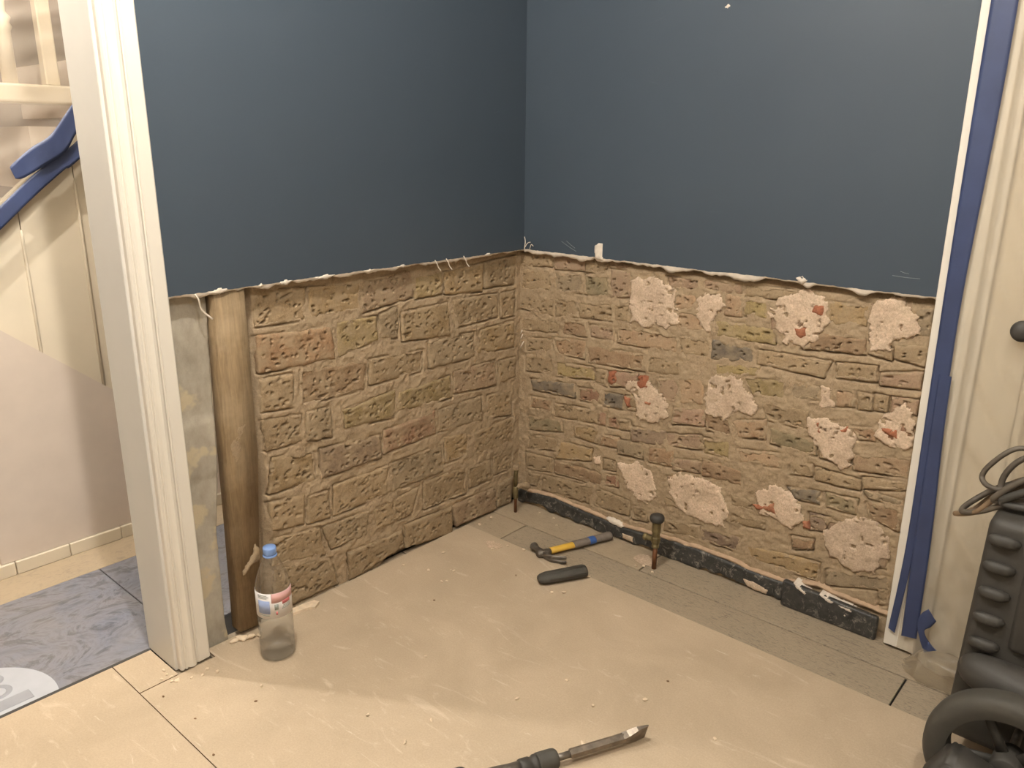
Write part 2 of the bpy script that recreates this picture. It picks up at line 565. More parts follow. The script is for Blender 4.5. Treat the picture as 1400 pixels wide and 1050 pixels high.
M_LAMP = emit_mat('lamp_glow', WARM, 4)
LEFT_BRICKS = [
('tan',[(-1.021,0.921),(-0.872,0.908),(-0.877,0.821),(-1.025,0.823)]),
('ochre',[(-0.864,0.907),(-0.693,0.9),(-0.694,0.82),(-0.862,0.823)]),
('pinktan',[(-0.684,0.903),(-0.495,0.915),(-0.495,0.832),(-0.687,0.811)]),
('orange',[(-1.03,0.802),(-0.797,0.789),(-0.789,0.698),(-1.027,0.703)]),
('yellow',[(-0.78,0.798),(-0.639,0.794),(-0.635,0.725),(-0.775,0.697)]),
('greytan',[(-0.626,0.798),(-0.559,0.81),(-0.558,0.717),(-0.627,0.727)]),
('ochre',[(-0.544,0.792),(-0.35,0.794),(-0.342,0.688),(-0.54,0.702)]),
('tan',[(-0.329,0.801),(-0.117,0.793),(-0.114,0.714),(-0.314,0.707)]),
('tan',[(-0.104,0.792),(-0.027,0.793),(-0.028,0.705),(-0.098,0.705)]),
('yellow',[(-0.485,0.891),(-0.37,0.894),(-0.372,0.826),(-0.485,0.823)]),
('ochre',[(-0.363,0.891),(-0.191,0.902),(-0.191,0.81),(-0.363,0.822)]),
('tan',[(-0.181,0.905),(-0.026,0.914),(-0.03,0.815),(-0.181,0.819)]),
('tan',[(-1.025,0.688),(-0.926,0.682),(-0.93,0.589),(-1.027,0.598)]),
('brown',[(-0.903,0.686),(-0.68,0.671),(-0.693,0.585),(-0.907,0.589)]),
('tan',[(-0.669,0.672),(-0.46,0.661),(-0.467,0.592),(-0.672,0.594)]),
('greytan',[(-0.437,0.684),(-0.232,0.68),(-0.232,0.594),(-0.436,0.597)]),
('ochre',[(-0.202,0.682),(-0.033,0.687),(-0.027,0.594),(-0.223,0.603)]),
('tan',[(-1.029,0.576),(-0.909,0.563),(-0.912,0.485),(-1.025,0.49)]),
('greytan',[(-0.892,0.565),(-0.812,0.563),(-0.811,0.472),(-0.898,0.484)]),
('yellow',[(-0.774,0.541),(-0.579,0.557),(-0.582,0.472),(-0.766,0.485)]),
('yellow',[(-0.562,0.549),(-0.343,0.553),(-0.337,0.477),(-0.573,0.488)]),
('pinktan',[(-0.326,0.563),(-0.129,0.563),(-0.121,0.472),(-0.327,0.489)]),
('tan',[(-0.113,0.557),(-0.02,0.554),(-0.024,0.482),(-0.107,0.476)]),
('ochre',[(-1.008,0.467),(-0.877,0.444),(-0.876,0.359),(-1.027,0.365)]),
('purple',[(-0.859,0.448),(-0.642,0.432),(-0.641,0.358),(-0.859,0.359)]),
('red',[(-0.625,0.441),(-0.412,0.452),(-0.41,0.373),(-0.633,0.369)]),
('greytan',[(-0.399,0.449),(-0.198,0.452),(-0.193,0.364),(-0.4,0.374)]),
('tan',[(-0.166,0.444),(-0.041,0.442),(-0.04,0.344),(-0.171,0.362)]),
('tan',[(-1.029,0.343),(-0.917,0.33),(-0.924,0.242),(-1.027,0.256)]),
('tan',[(-0.906,0.32),(-0.836,0.316),(-0.839,0.231),(-0.914,0.236)]),
('tan',[(-0.82,0.325),(-0.615,0.323),(-0.623,0.231),(-0.824,0.229)]),
('greytan',[(-0.606,0.327),(-0.39,0.327),(-0.385,0.233),(-0.606,0.232)]),
('ochre',[(-0.378,0.35),(-0.27,0.34),(-0.266,0.254),(-0.37,0.256)]),
('tan',[(-0.234,0.329),(-0.035,0.335),(-0.038,0.24),(-0.23,0.24)]),
('tan',[(-1.025,0.233),(-0.876,0.212),(-0.858,0.117),(-1.033,0.153)]),
('greytan',[(-0.866,0.208),(-0.694,0.203),(-0.71,0.125),(-0.838,0.126)]),
('tan',[(-0.682,0.195),(-0.492,0.212),(-0.527,0.128),(-0.674,0.125)]),
('tan',[(-0.47,0.22),(-0.281,0.218),(-0.272,0.116),(-0.473,0.124)]),
('tan',[(-0.266,0.208),(-0.15,0.204),(-0.144,0.13),(-0.257,0.127)]),
('tan',[(-0.133,0.211),(-0.038,0.211),(-0.037,0.137),(-0.133,0.139)]),
('tan',[(-1.032,0.144),(-0.846,0.101),(-0.823,0.004),(-1.036,0.012)]),
('tan',[(-0.783,0.094),(-0.573,0.087),(-0.562,0.027),(-0.786,0.002)]),
('tan',[(-0.559,0.1),(-0.353,0.093),(-0.348,-0.007),(-0.558,0.021)]),
('pinktan',[(-0.348,0.095),(-0.139,0.092),(-0.127,0.009),(-0.33,0.014)]),
('greytan',[(-0.116,0.096),(-0.036,0.108),(-0.041,0.004),(-0.116,0.01)]),
]
RIGHT_BRICKS = [
('tan',[(-0.008,0.918),(0.129,0.934),(0.134,0.886),(-0.007,0.872)]),
('pinktan',[(0.142,0.925),(0.266,0.923),(0.268,0.883),(0.144,0.877)]),
('tan',[(0.27,0.923),(0.355,0.925),(0.357,0.889),(0.272,0.88)]),
('pinktan',[(0.363,0.926),(0.444,0.921),(0.445,0.904),(0.364,0.905)]),
('tan',[(0.002,0.862),(0.13,0.875),(0.137,0.799),(0.003,0.797)]),
('greytan',[(0.148,0.867),(0.26,0.875),(0.262,0.811),(0.15,0.801)]),
('olive',[(0.268,0.873),(0.361,0.877),(0.369,0.814),(0.271,0.809)]),
('pinktan',[(0.37,0.901),(0.446,0.899),(0.45,0.822),(0.375,0.812)]),
('tan',[(-0.006,0.763),(0.147,0.779),(0.148,0.719),(-0.005,0.726)]),
('tan',[(0.151,0.779),(0.234,0.787),(0.249,0.73),(0.153,0.719)]),
('tan',[(0.247,0.781),(0.382,0.793),(0.385,0.736),(0.257,0.731)]),
('tan',[(0.388,0.793),(0.444,0.798),(0.447,0.745),(0.391,0.737)]),
('tan',[(0.005,0.694),(0.122,0.704),(0.123,0.66),(0.006,0.653)]),
('tan',[(0.126,0.701),(0.182,0.702),(0.181,0.67),(0.127,0.661)]),
('brown',[(0.189,0.71),(0.287,0.721),(0.29,0.669),(0.19,0.667)]),
('pinktan',[(0.3,0.713),(0.39,0.72),(0.396,0.673),(0.302,0.675)]),
('peach',[(0.402,0.722),(0.619,0.729),(0.623,0.675),(0.405,0.67)]),
('tan',[(0.624,0.727),(0.725,0.734),(0.727,0.678),(0.63,0.673)]),
('dark',[(0.735,0.736),(0.861,0.731),(0.868,0.688),(0.734,0.676)]),
('pinktan',[(0.57,0.903),(0.68,0.906),(0.683,0.873),(0.58,0.863)]),
('peach',[(0.598,0.858),(0.671,0.859),(0.674,0.815),(0.602,0.806)]),
('pinktan',[(0.676,0.869),(0.752,0.872),(0.758,0.813),(0.681,0.811)]),
('peach',[(0.758,0.873),(0.812,0.871),(0.815,0.815),(0.764,0.812)]),
('yellow',[(0.817,0.869),(0.886,0.866),(0.891,0.82),(0.824,0.819)]),
('pinktan',[(0.687,0.908),(0.812,0.906),(0.812,0.877),(0.689,0.874)]),
('tan',[(0.818,0.907),(0.964,0.907),(0.967,0.877),(0.821,0.875)]),
('peach',[(0.61,0.801),(0.712,0.806),(0.72,0.755),(0.614,0.745)]),
('yellow',[(0.74,0.792),(0.915,0.797),(0.922,0.753),(0.744,0.745)]),
('tan',[(0.87,0.728),(1.079,0.733),(1.063,0.684),(0.874,0.689)]),
('ochre',[(1.05,0.888),(1.152,0.891),(1.151,0.84),(1.058,0.828)]),
('brown',[(1.039,0.803),(1.156,0.805),(1.159,0.764),(0.997,0.753)]),
('pinktan',[(0.894,0.838),(1.052,0.83),(1.037,0.794),(0.905,0.79)]),
('tan',[(1.164,0.801),(1.219,0.802),(1.225,0.76),(1.166,0.768)]),
('tan',[(1.225,0.8),(1.302,0.816),(1.303,0.758),(1.229,0.766)]),
('greytan',[(1.26,0.895),(1.3,0.903),(1.304,0.834),(1.271,0.832)]),
('pinktan',[(1.153,0.904),(1.254,0.915),(1.267,0.823),(1.162,0.814)]),
('tan',[(1.089,0.732),(1.193,0.74),(1.196,0.699),(1.094,0.69)]),
('pinktan',[(1.201,0.725),(1.301,0.747),(1.3,0.701),(1.203,0.691)]),
('tan',[(0.03,0.627),(0.14,0.637),(0.145,0.594),(0.031,0.582)]),
('brown',[(0.148,0.646),(0.282,0.654),(0.28,0.593),(0.17,0.591)]),
('brown',[(0.295,0.642),(0.507,0.648),(0.511,0.595),(0.298,0.586)]),
('tan',[(0.528,0.649),(0.635,0.652),(0.635,0.609),(0.526,0.597)]),
('yellow',[(0.162,0.564),(0.319,0.572),(0.321,0.531),(0.168,0.513)]),
('tan',[(0.026,0.566),(0.146,0.576),(0.152,0.518),(0.027,0.505)]),
('tan',[(0.326,0.569),(0.371,0.571),(0.372,0.515),(0.328,0.523)]),
('pink',[(0.38,0.569),(0.488,0.583),(0.487,0.535),(0.384,0.521)]),
('dark',[(0.052,0.479),(0.245,0.499),(0.247,0.45),(0.058,0.441)]),
('redbrown',[(0.263,0.492),(0.352,0.496),(0.355,0.453),(0.265,0.448)]),
('dark',[(0.361,0.498),(0.438,0.5),(0.437,0.454),(0.363,0.448)]),
('tan',[(0.446,0.502),(0.561,0.52),(0.565,0.472),(0.449,0.453)]),
('brown',[(0.053,0.417),(0.144,0.421),(0.145,0.379),(0.054,0.378)]),
('tan',[(0.158,0.413),(0.343,0.429),(0.343,0.381),(0.159,0.367)]),
('redbrown',[(0.346,0.426),(0.373,0.428),(0.373,0.382),(0.346,0.382)]),
('redbrown',[(0.381,0.419),(0.422,0.422),(0.425,0.384),(0.388,0.381)]),
('tan',[(0.427,0.419),(0.471,0.422),(0.471,0.387),(0.429,0.383)]),
('olive',[(0.04,0.34),(0.192,0.356),(0.198,0.315),(0.041,0.288)]),
('ochre',[(0.246,0.357),(0.355,0.361),(0.345,0.31),(0.252,0.313)]),
('brown',[(0.36,0.348),(0.43,0.355),(0.428,0.317),(0.353,0.309)]),
('purple',[(0.471,0.402),(0.599,0.418),(0.602,0.373),(0.479,0.353)]),
('tan',[(0.042,0.268),(0.18,0.287),(0.177,0.239),(0.043,0.216)]),
('ochre',[(0.194,0.28),(0.328,0.288),(0.321,0.241),(0.169,0.21)]),
('tan',[(0.372,0.265),(0.419,0.268),(0.421,0.233),(0.374,0.228)]),
('greytan',[(0.423,0.346),(0.522,0.357),(0.524,0.304),(0.426,0.296)]),
('brown',[(0.543,0.35),(0.632,0.366),(0.633,0.308),(0.546,0.3)]),
('tan',[(0.033,0.197),(0.155,0.205),(0.151,0.152),(0.034,0.131)]),
('brown',[(0.164,0.202),(0.375,0.209),(0.369,0.165),(0.166,0.152)]),
('redbrown',[(0.384,0.211),(0.434,0.218),(0.436,0.178),(0.381,0.173)]),
('tan',[(0.034,0.123),(0.099,0.125),(0.08,0.078),(0.03,0.072)]),
('tan',[(0.109,0.13),(0.343,0.153),(0.32,0.083),(0.115,0.072)]),
('tan',[(0.348,0.151),(0.488,0.144),(0.483,0.089),(0.342,0.083)]),
('tan',[(0.495,0.131),(0.553,0.139),(0.556,0.091),(0.496,0.082)]),
('yellow',[(0.748,0.666),(0.884,0.682),(0.878,0.656),(0.754,0.632)]),
('yellow',[(0.838,0.642),(0.963,0.652),(0.963,0.604),(0.872,0.593)]),
('greytan',[(0.978,0.659),(1.055,0.656),(1.059,0.622),(0.982,0.607)]),
('tan',[(0.9,0.581),(1.036,0.584),(1.042,0.531),(0.922,0.53)]),
('pinktan',[(0.561,0.581),(0.631,0.598),(0.637,0.519),(0.565,0.514)]),
('peach',[(0.635,0.606),(0.715,0.615),(0.722,0.532),(0.642,0.521)]),
('tan',[(0.749,0.621),(0.833,0.635),(0.867,0.58),(0.754,0.562)]),
('pink',[(0.622,0.502),(0.724,0.516),(0.728,0.467),(0.619,0.447)]),
('brown',[(0.728,0.507),(0.806,0.505),(0.827,0.459),(0.736,0.456)]),
('peach',[(0.816,0.505),(0.919,0.532),(0.922,0.473),(0.84,0.459)]),
('yellow',[(0.728,0.43),(0.815,0.439),(0.817,0.387),(0.735,0.385)]),
('pinktan',[(0.606,0.413),(0.724,0.436),(0.729,0.39),(0.613,0.373)]),
('peach',[(0.84,0.423),(0.973,0.445),(0.977,0.402),(0.854,0.384)]),
('olive',[(0.933,0.512),(1.065,0.507),(1.07,0.463),(0.938,0.465)]),
('brown',[(0.734,0.362),(0.86,0.36),(0.86,0.315),(0.735,0.309)]),
('pinktan',[(0.631,0.336),(0.727,0.352),(0.727,0.314),(0.634,0.298)]),
('tan',[(1.0,0.434),(1.065,0.435),(1.066,0.399),(1.004,0.391)]),
('tan',[(1.071,0.432),(1.194,0.428),(1.195,0.398),(1.075,0.393)]),
('dark',[(1.0,0.351),(1.093,0.364),(1.095,0.325),(1.027,0.321)]),
('olive',[(1.107,0.366),(1.193,0.372),(1.193,0.327),(1.115,0.324)]),
('greytan',[(1.2,0.402),(1.302,0.401),(1.299,0.384),(1.216,0.383)]),
('brown',[(1.215,0.371),(1.3,0.38),(1.304,0.313),(1.223,0.331)]),
('purple',[(1.07,0.293),(1.133,0.298),(1.118,0.252),(1.078,0.244)]),
('tan',[(0.831,0.28),(0.911,0.274),(0.91,0.247),(0.841,0.242)]),
('tan',[(0.843,0.219),(0.948,0.226),(0.947,0.199),(0.839,0.186)]),
('brown',[(1.028,0.207),(1.093,0.219),(1.091,0.184),(1.033,0.166)]),
('pinktan',[(1.122,0.291),(1.265,0.293),(1.268,0.251),(1.129,0.239)]),
('pinktan',[(1.13,0.227),(1.288,0.24),(1.289,0.2),(1.139,0.178)]),
('tan',[(0.607,0.204),(0.826,0.22),(0.836,0.185),(0.616,0.174)]),
('pinktan',[(0.617,0.272),(0.792,0.295),(0.823,0.257),(0.632,0.226)]),
('purple',[(0.745,0.142),(0.877,0.146),(0.878,0.099),(0.753,0.093)]),
('tan',[(0.62,0.124),(0.742,0.141),(0.748,0.093),(0.619,0.083)]),
('ochre',[(0.901,0.131),(1.118,0.154),(1.119,0.092),(0.905,0.093)]),
('greytan',[(1.135,0.141),(1.299,0.181),(1.302,0.14),(1.14,0.095)]),
('tan',[(1.278,0.13),(1.309,0.149),(1.31,0.099),(1.283,0.09)]),
('peach',[(1.099,0.66),(1.147,0.665),(1.15,0.622),(1.102,0.614)]),
('tan',[(1.152,0.665),(1.191,0.665),(1.195,0.621),(1.158,0.619)]),
('tan',[(1.196,0.669),(1.232,0.669),(1.232,0.626),(1.199,0.624)]),
('pinktan',[(1.235,0.669),(1.302,0.675),(1.301,0.634),(1.24,0.628)]),
('brown',[(1.146,0.569),(1.213,0.579),(1.216,0.543),(1.172,0.537)]),
('redbrown',[(1.214,0.591),(1.3,0.603),(1.304,0.562),(1.22,0.547)]),
('pinktan',[(1.037,0.566),(1.138,0.57),(1.142,0.533),(1.041,0.513)]),
('tan',[(1.074,0.497),(1.16,0.499),(1.162,0.466),(1.079,0.459)]),
('peach',[(1.169,0.495),(1.305,0.52),(1.305,0.466),(1.169,0.45)]),
('tan',[(1.195,0.437),(1.307,0.455),(1.305,0.432),(1.2,0.405)]),
]
PATCHES = [
('plaster',[(0.444,0.878),(0.542,0.898),(0.6,0.856),(0.616,0.77),(0.583,0.747),(0.514,0.739),(0.45,0.746)],0.005),
('plaster',[(0.667,0.861),(0.747,0.875),(0.766,0.839),(0.732,0.788),(0.72,0.736),(0.686,0.781)],0.003),
('plaster',[(0.894,0.822),(0.909,0.875),(0.985,0.914),(1.045,0.902),(1.062,0.837),(1.039,0.79),(1.003,0.758),(0.953,0.76),(0.935,0.788)],0.005),
('plaster',[(1.153,0.85),(1.172,0.905),(1.229,0.926),(1.273,0.887),(1.274,0.841),(1.228,0.81),(1.215,0.781),(1.174,0.782)],0.005),
('plaster',[(0.446,0.535),(0.499,0.57),(0.533,0.572),(0.581,0.534),(0.609,0.505),(0.604,0.463),(0.548,0.435),(0.488,0.445),(0.495,0.496)],0.005),
('plaster',[(0.746,0.626),(0.814,0.646),(0.851,0.614),(0.893,0.568),(0.881,0.533),(0.836,0.538),(0.793,0.501),(0.735,0.51),(0.722,0.553)],0.005),
('plaster',[(1.057,0.661),(1.091,0.664),(1.098,0.61),(1.063,0.605)],0.003),
('plaster',[(1.036,0.563),(1.074,0.582),(1.124,0.569),(1.169,0.543),(1.166,0.508),(1.157,0.463),(1.139,0.448),(1.099,0.458),(1.071,0.489),(1.043,0.507)],0.005),
('plaster',[(1.213,0.601),(1.266,0.666),(1.297,0.64),(1.304,0.554),(1.283,0.541),(1.248,0.543),(1.214,0.555)],0.005),
('plaster',[(0.43,0.268),(0.503,0.293),(0.559,0.271),(0.592,0.192),(0.567,0.158),(0.511,0.161),(0.466,0.2)],0.005),
('plaster',[(0.622,0.264),(0.663,0.299),(0.764,0.294),(0.813,0.285),(0.822,0.24),(0.843,0.222),(0.824,0.167),(0.776,0.161),(0.7,0.163),(0.639,0.202)],0.005),
('plaster',[(0.911,0.303),(0.965,0.358),(0.999,0.346),(1.041,0.309),(1.052,0.268),(1.027,0.232),(0.989,0.242),(0.933,0.247)],0.005),
('plaster',[(1.114,0.255),(1.157,0.307),(1.212,0.334),(1.276,0.309),(1.288,0.24),(1.261,0.177),(1.205,0.16),(1.139,0.185)],0.006),
('plaster',[(0.333,0.26),(0.365,0.277),(0.37,0.244),(0.34,0.235)],0.005),
('chip',[(0.97,0.807),(1.005,0.813),(1.008,0.789),(0.993,0.779),(0.978,0.788)],0.008),
('chip',[(1.015,0.879),(1.047,0.879),(1.046,0.846),(1.028,0.848),(1.008,0.855)],0.008),
('chip',[(0.49,0.578),(0.53,0.585),(0.524,0.546),(0.504,0.537),(0.489,0.548)],0.008),
('chip',[(0.379,0.571),(0.407,0.576),(0.412,0.547),(0.399,0.525),(0.381,0.536)],0.007),
('chip',[(0.445,0.5),(0.468,0.5),(0.47,0.466),(0.453,0.467)],0.008),
('chip',[(0.514,0.503),(0.551,0.506),(0.544,0.488),(0.523,0.49)],0.008),
('chip',[(1.059,0.56),(1.067,0.562),(1.078,0.533),(1.066,0.53)],0.008),
('chip',[(1.22,0.59),(1.266,0.59),(1.268,0.564),(1.247,0.563),(1.226,0.574)],0.008),
('chip',[(1.122,0.554),(1.143,0.57),(1.142,0.551),(1.127,0.543)],0.008),
('chip',[(0.901,0.269),(0.93,0.274),(0.972,0.292),(0.98,0.26),(0.953,0.263),(0.92,0.257)],0.008),
('chip',[(1.052,0.268),(1.071,0.269),(1.078,0.247),(1.059,0.243)],0.007),
]

# ------------------------------------------------------------------ masonry
def to_world(plane, s, z, n):
    s = np.asarray(s, float); z = np.asarray(z, float); n = np.asarray(n, float)
    if plane == 'L':
        return np.stack([n, s, z], -1)
    return np.stack([s, -n, z], -1)


def grid_faces(nv, nu):
    i = np.arange(nv - 1)[:, None] * nu + np.arange(nu - 1)[None, :]
    return np.stack([i, i + 1, i + nu + 1, i + nu], -1).reshape(-1, 4)


def make_brick(parent, plane, quad, mat, seed, relief=1.0, res=.0026, proud=0.0):
    r = random.Random(seed)
    tl, tr, br, bl = [np.array(q) for q in quad]
    wd = max(np.linalg.norm(tr - tl), np.linalg.norm(br - bl))
    ht = max(np.linalg.norm(tl - bl), np.linalg.norm(tr - br))
    nu = max(8, int(wd / res)); nv = max(7, int(ht / res))
    u, v = np.meshgrid(np.linspace(0, 1, nu), np.linspace(0, 1, nv))
    S = (bl[0] * (1 - u) + br[0] * u) * (1 - v) + (tl[0] * (1 - u) + tr[0] * u) * v
    Z = (bl[1] * (1 - u) + br[1] * u) * (1 - v) + (tl[1] * (1 - u) + tr[1] * u) * v
    # wobbling outline
    amp = .010
    S = S + amp * fbm(S * 38, Z * 38, seed, 4)
    Z = Z + amp * fbm(S * 38 + 50, Z * 38, seed + 5, 4)
    d = np.minimum(np.minimum(u * wd, (1 - u) * wd), np.minimum(v * ht, (1 - v) * ht))
    er = .007 + .007 * np.clip(fbm(S * 30, Z * 30, seed + 9, 2) + .5, 0, 1)
    k = np.clip(1 - d / er, 0, 1)
    n = -.0034 * k ** 2.2
    n += relief * (.0040 * fbm(S * 16, Z * 30, seed + 21, 5) + .0024 * fbm(S * 90, Z * 140, seed + 31, 3))
    n += proud + r.uniform(-.001, .0025) * relief + (u - .5) * r.uniform(-.004, .004) * relief + (v - .5) * r.uniform(-.004, .004) * relief
    # pits and drag marks
    for j in range(int(wd * ht * 1500 * relief) + r.randint(0, 4)):
        ps = r.uniform(0.04, .96); pv = r.uniform(.06, .94)
        c = (S - (bl[0] + (br[0] - bl[0]) * ps)), (Z - (bl[1] + (tl[1] - bl[1]) * pv))
        ln = r.choice((1, 1, 1, 1.5, 2.6)); rad = r.uniform(.0020, .0042)
        q2 = (c[0] / (rad * ln)) ** 2 + ((c[1] - c[0] * r.uniform(-.2, .4)) / rad) ** 2
        n -= r.uniform(.006, .014) * np.exp(-np.minimum(q2, 9) ** 2)
    P = to_world(plane, S, Z, n).reshape(-1, 3)
    F = grid_faces(nv, nu).tolist()
    idx = np.arange(nu * nv).reshape(nv, nu)
    loop = list(idx[0, :]) + list(idx[1:, -1]) + list(idx[-1, -2::-1]) + list(idx[-2:0:-1, 0])
    back = to_world(plane, S.ravel()[loop], Z.ravel()[loop], np.full(len(loop), -.021))
    b0 = len(P); m = len(loop)
    P = np.concatenate([P, back])
    F += [[loop[i], b0 + i, b0 + (i + 1) % m, loop[(i + 1) % m]] for i in range(m)]
    F.append([b0 + i for i in range(m)][::-1])
    return mesh('brick', P, F, mat, parent)


def quad_sd(quad, S, Z):
    """distance to a convex quad, negative inside"""
    q = [np.array(p) for p in quad]
    A = sum(q[i][0] * q[(i + 1) % 4][1] - q[(i + 1) % 4][0] * q[i][1] for i in range(4))
    sg = 1 if A > 0 else -1
    ins = np.ones(S.shape, bool); best = np.full(S.shape, 9.)
    for i in range(4):
        a, b = q[i], q[(i + 1) % 4]
        e = b - a
        ins &= sg * (e[0] * (Z - a[1]) - e[1] * (S - a[0])) > 0
        t = np.clip(((S - a[0]) * e[0] + (Z - a[1]) * e[1]) / (e @ e), 0, 1)
        best = np.minimum(best, np.hypot(S - a[0] - t * e[0], Z - a[1] - t * e[1]))
    return np.where(ins, -best, best)


def make_mortar(parent, plane, s0, s1, z0, z1, bricks, depth, seed, res=.0030):
    nu = int((s1 - s0) / res); nv = int((z1 - z0) / res)
    S, Z = np.meshgrid(np.linspace(s0, s1, nu), np.linspace(z0, z1, nv))
    sd = np.full(S.shape, .05)
    for m, q in bricks:
        qa = np.array(q); pad = .03
        i0 = max(0, int((qa[:, 0].min() - pad - s0) / (s1 - s0) * nu)); i1 = min(nu, int((qa[:, 0].max() + pad - s0) / (s1 - s0) * nu) + 1)
        j0 = max(0, int((qa[:, 1].min() - pad - z0) / (z1 - z0) * nv)); j1 = min(nv, int((qa[:, 1].max() + pad - z0) / (z1 - z0) * nv) + 1)
        if i1 <= i0 or j1 <= j0: continue
        sl = (slice(j0, j1), slice(i0, i1))
        sd[sl] = np.minimum(sd[sl], quad_sd(q, S[sl], Z[sl]))
    n = -depth + .008 * fbm(S * 26, Z * 26, seed, 5) + .007 * fbm(S * 75, Z * 75, seed + 3, 4)
    crack = np.clip(fbm(S * 11, Z * 11, seed + 8, 3) * 4 + .38, 0, 1)
    gz = np.gradient(sd, axis=0) / res
    crack = crack * np.where(gz < -.5, 1.35, np.where(gz > .5, .45, .75))
    n -= .020 * crack * np.clip(1 - np.abs(sd - .002 - .004 * fbm(S * 40, Z * 40, seed + 12, 2)) / .0036, 0, 1)
    n = np.where(sd < -.008 + .022 * fbm(S * 34, Z * 34, seed + 15, 4), -.018, n)
    sm = lambda v, a_, b_: np.clip((v - a_) / (b_ - a_), 0, 1)
    if plane == 'L':
        n = n - .035 * sm(-S, 1.028, 1.045) - .03 * sm(-Z, -.034, -.022) * sm(S, -.66, -.62)
    else:
        n = n - .016 * sm(Z, .912, .926)
    P = to_world(plane, S, Z, n).reshape(-1, 3)
    return mesh('mortar', P, grid_faces(nv, nu), M_MORTAR, parent)


def poly_sd(poly, S, Z):
    q = [np.array(p) for p in poly]; k = len(q)
    best = np.full(S.shape, 9.); ins = np.zeros(S.shape, bool)
    for i in range(k):
        a, b = q[i], q[(i + 1) % k]
        e = b - a
        t = np.clip(((S - a[0]) * e[0] + (Z - a[1]) * e[1]) / (e @ e), 0, 1)
        best = np.minimum(best, np.hypot(S - a[0] - t * e[0], Z - a[1] - t * e[1]))
        c = ((a[1] > Z) != (b[1] > Z)) & (S < (b[0] - a[0]) * (Z - a[1]) / (b[1] - a[1] + 1e-12) + a[0])
        ins ^= c
    return np.where(ins, best, -best)


def make_patch(name, parent, plane, poly, h, mat, seed, res=.0032, base=0.0012, rag=.034):
    q = np.array(poly)
    s0, z0 = q.min(0) - .015; s1, z1 = q.max(0) + .015
    nu = max(6, int((s1 - s0) / res)); nv = max(6, int((z1 - z0) / res))
    S, Z = np.meshgrid(np.linspace(s0, s1, nu), np.linspace(z0, z1, nv))
    sd = poly_sd(poly, S, Z) + rag * fbm(S * 55, Z * 55, seed, 5)
    n = base + h * (1 - np.exp(-np.clip(sd, 0, 1) / .004)) + .003 * fbm(S * 40, Z * 40, seed + 4, 4) + .002 * fbm(S * 150, Z * 150, seed + 6, 2)
    hole = fbm(S * 55, Z * 55, seed + 13, 3)
    n = np.where(hole < -.24, n - .008, n)
    n = np.where(sd < 0, -.010, n)
    keep = (sd > -.004)
    F = grid_faces(nv, nu)
    kf = keep.ravel()[F].all(1)
    F = F[kf]
    used = np.unique(F)
    mp = -np.ones(nu * nv, int); mp[used] = np.arange(len(used))
    P = to_world(plane, S, Z, n).reshape(-1, 3)[used]
    return mesh(name, P, mp[F], mat, parent)


def plaster_slab(parent, plane, s0, s1, zb, zt, n0, seed, wmin, wmax):
    """painted plaster face with a broken lower edge"""
    k = int((s1 - s0) / .004)
    s = np.linspace(s0, s1, k)
    zf = zb + .004 * fbm(s * 7, s * 0, seed, 3) + .004 * fbm(s * 60, s * 0, seed + 2, 3)
    wd = wmin + (wmax - wmin) * np.clip(fbm(s * 22, s * 0 + 3, seed + 4, 3) * 2.4 + .45, 0, 1.3)
    rows = [to_world(plane, s, zf, s * 0 + n0)]
    nz = 6
    for j in range(1, nz + 1):
        rows.append(to_world(plane, s, zf + (zt - zf) * j / nz, s * 0 + n0))
    P = np.concatenate(rows)
    mesh('painted_plaster', P, grid_faces(nz + 1, k), M_BLUE, parent, smooth=False)
    e1 = to_world(plane, s, zf - wd * .5, n0 - .0012 + .002 * fbm(s * 90, s * 0, seed + 6, 2))
    e2 = to_world(plane, s, zf - wd, n0 - .003 + .003 * fbm(s * 80, s * 0, seed + 7, 2))
    e3 = to_world(plane, s, zf - wd * .9 + .002 * fbm(s * 70, s * 0, seed + 8, 2), s * 0 + n0 * .45)
    e4 = to_world(plane, s, zf - wd * .6 + .004 * fbm(s * 50, s * 0, seed + 9, 2), s * 0 - .012)
    P = np.concatenate([e4, e3, e2, e1, rows[0]])
    mesh('broken_plaster_edge', P, grid_faces(5, k), M_PLASTER, parent, smooth=True)


# left wall (brick on edge), door opening towards the hall
wall_left = mesh('wall_left', *join_vf(
    box_vf((-.11, -1.05, 0), (-.055, .12, 2.45)),
    box_vf((-.11, -1.33, .935), (-.03, -1.05, 2.45)),
    box_vf((-.11, -2.15, 2.05), (0, -1.33, 2.45)),
    box_vf((-.11, -3.4, 0), (0, -2.15, 2.45))), M_ROOMW, smooth=False, origin=(0, 0, 0))
prop(wall_left, kind='structure')
make_mortar(wall_left, 'L', -1.058, .012, -.004, .96, LEFT_BRICKS, .0012, 11)
for i, (m, q) in enumerate(LEFT_BRICKS):
    make_brick(wall_left, 'L', q, BL[m], 100 + i, 1.0, proud=.007 if i >= 41 else 0.0)
plaster_slab(wall_left, 'L', -1.262, -.0215, .936, 2.45, .031, 5, .002, .010)
box('painted_plaster', (0, -2.15, 2.05), (.03, -1.262, 2.45), M_BLUE, wall_left)
box('painted_plaster', (0, -3.4, 0), (.03, -2.23, 2.45), M_BLUE, wall_left)
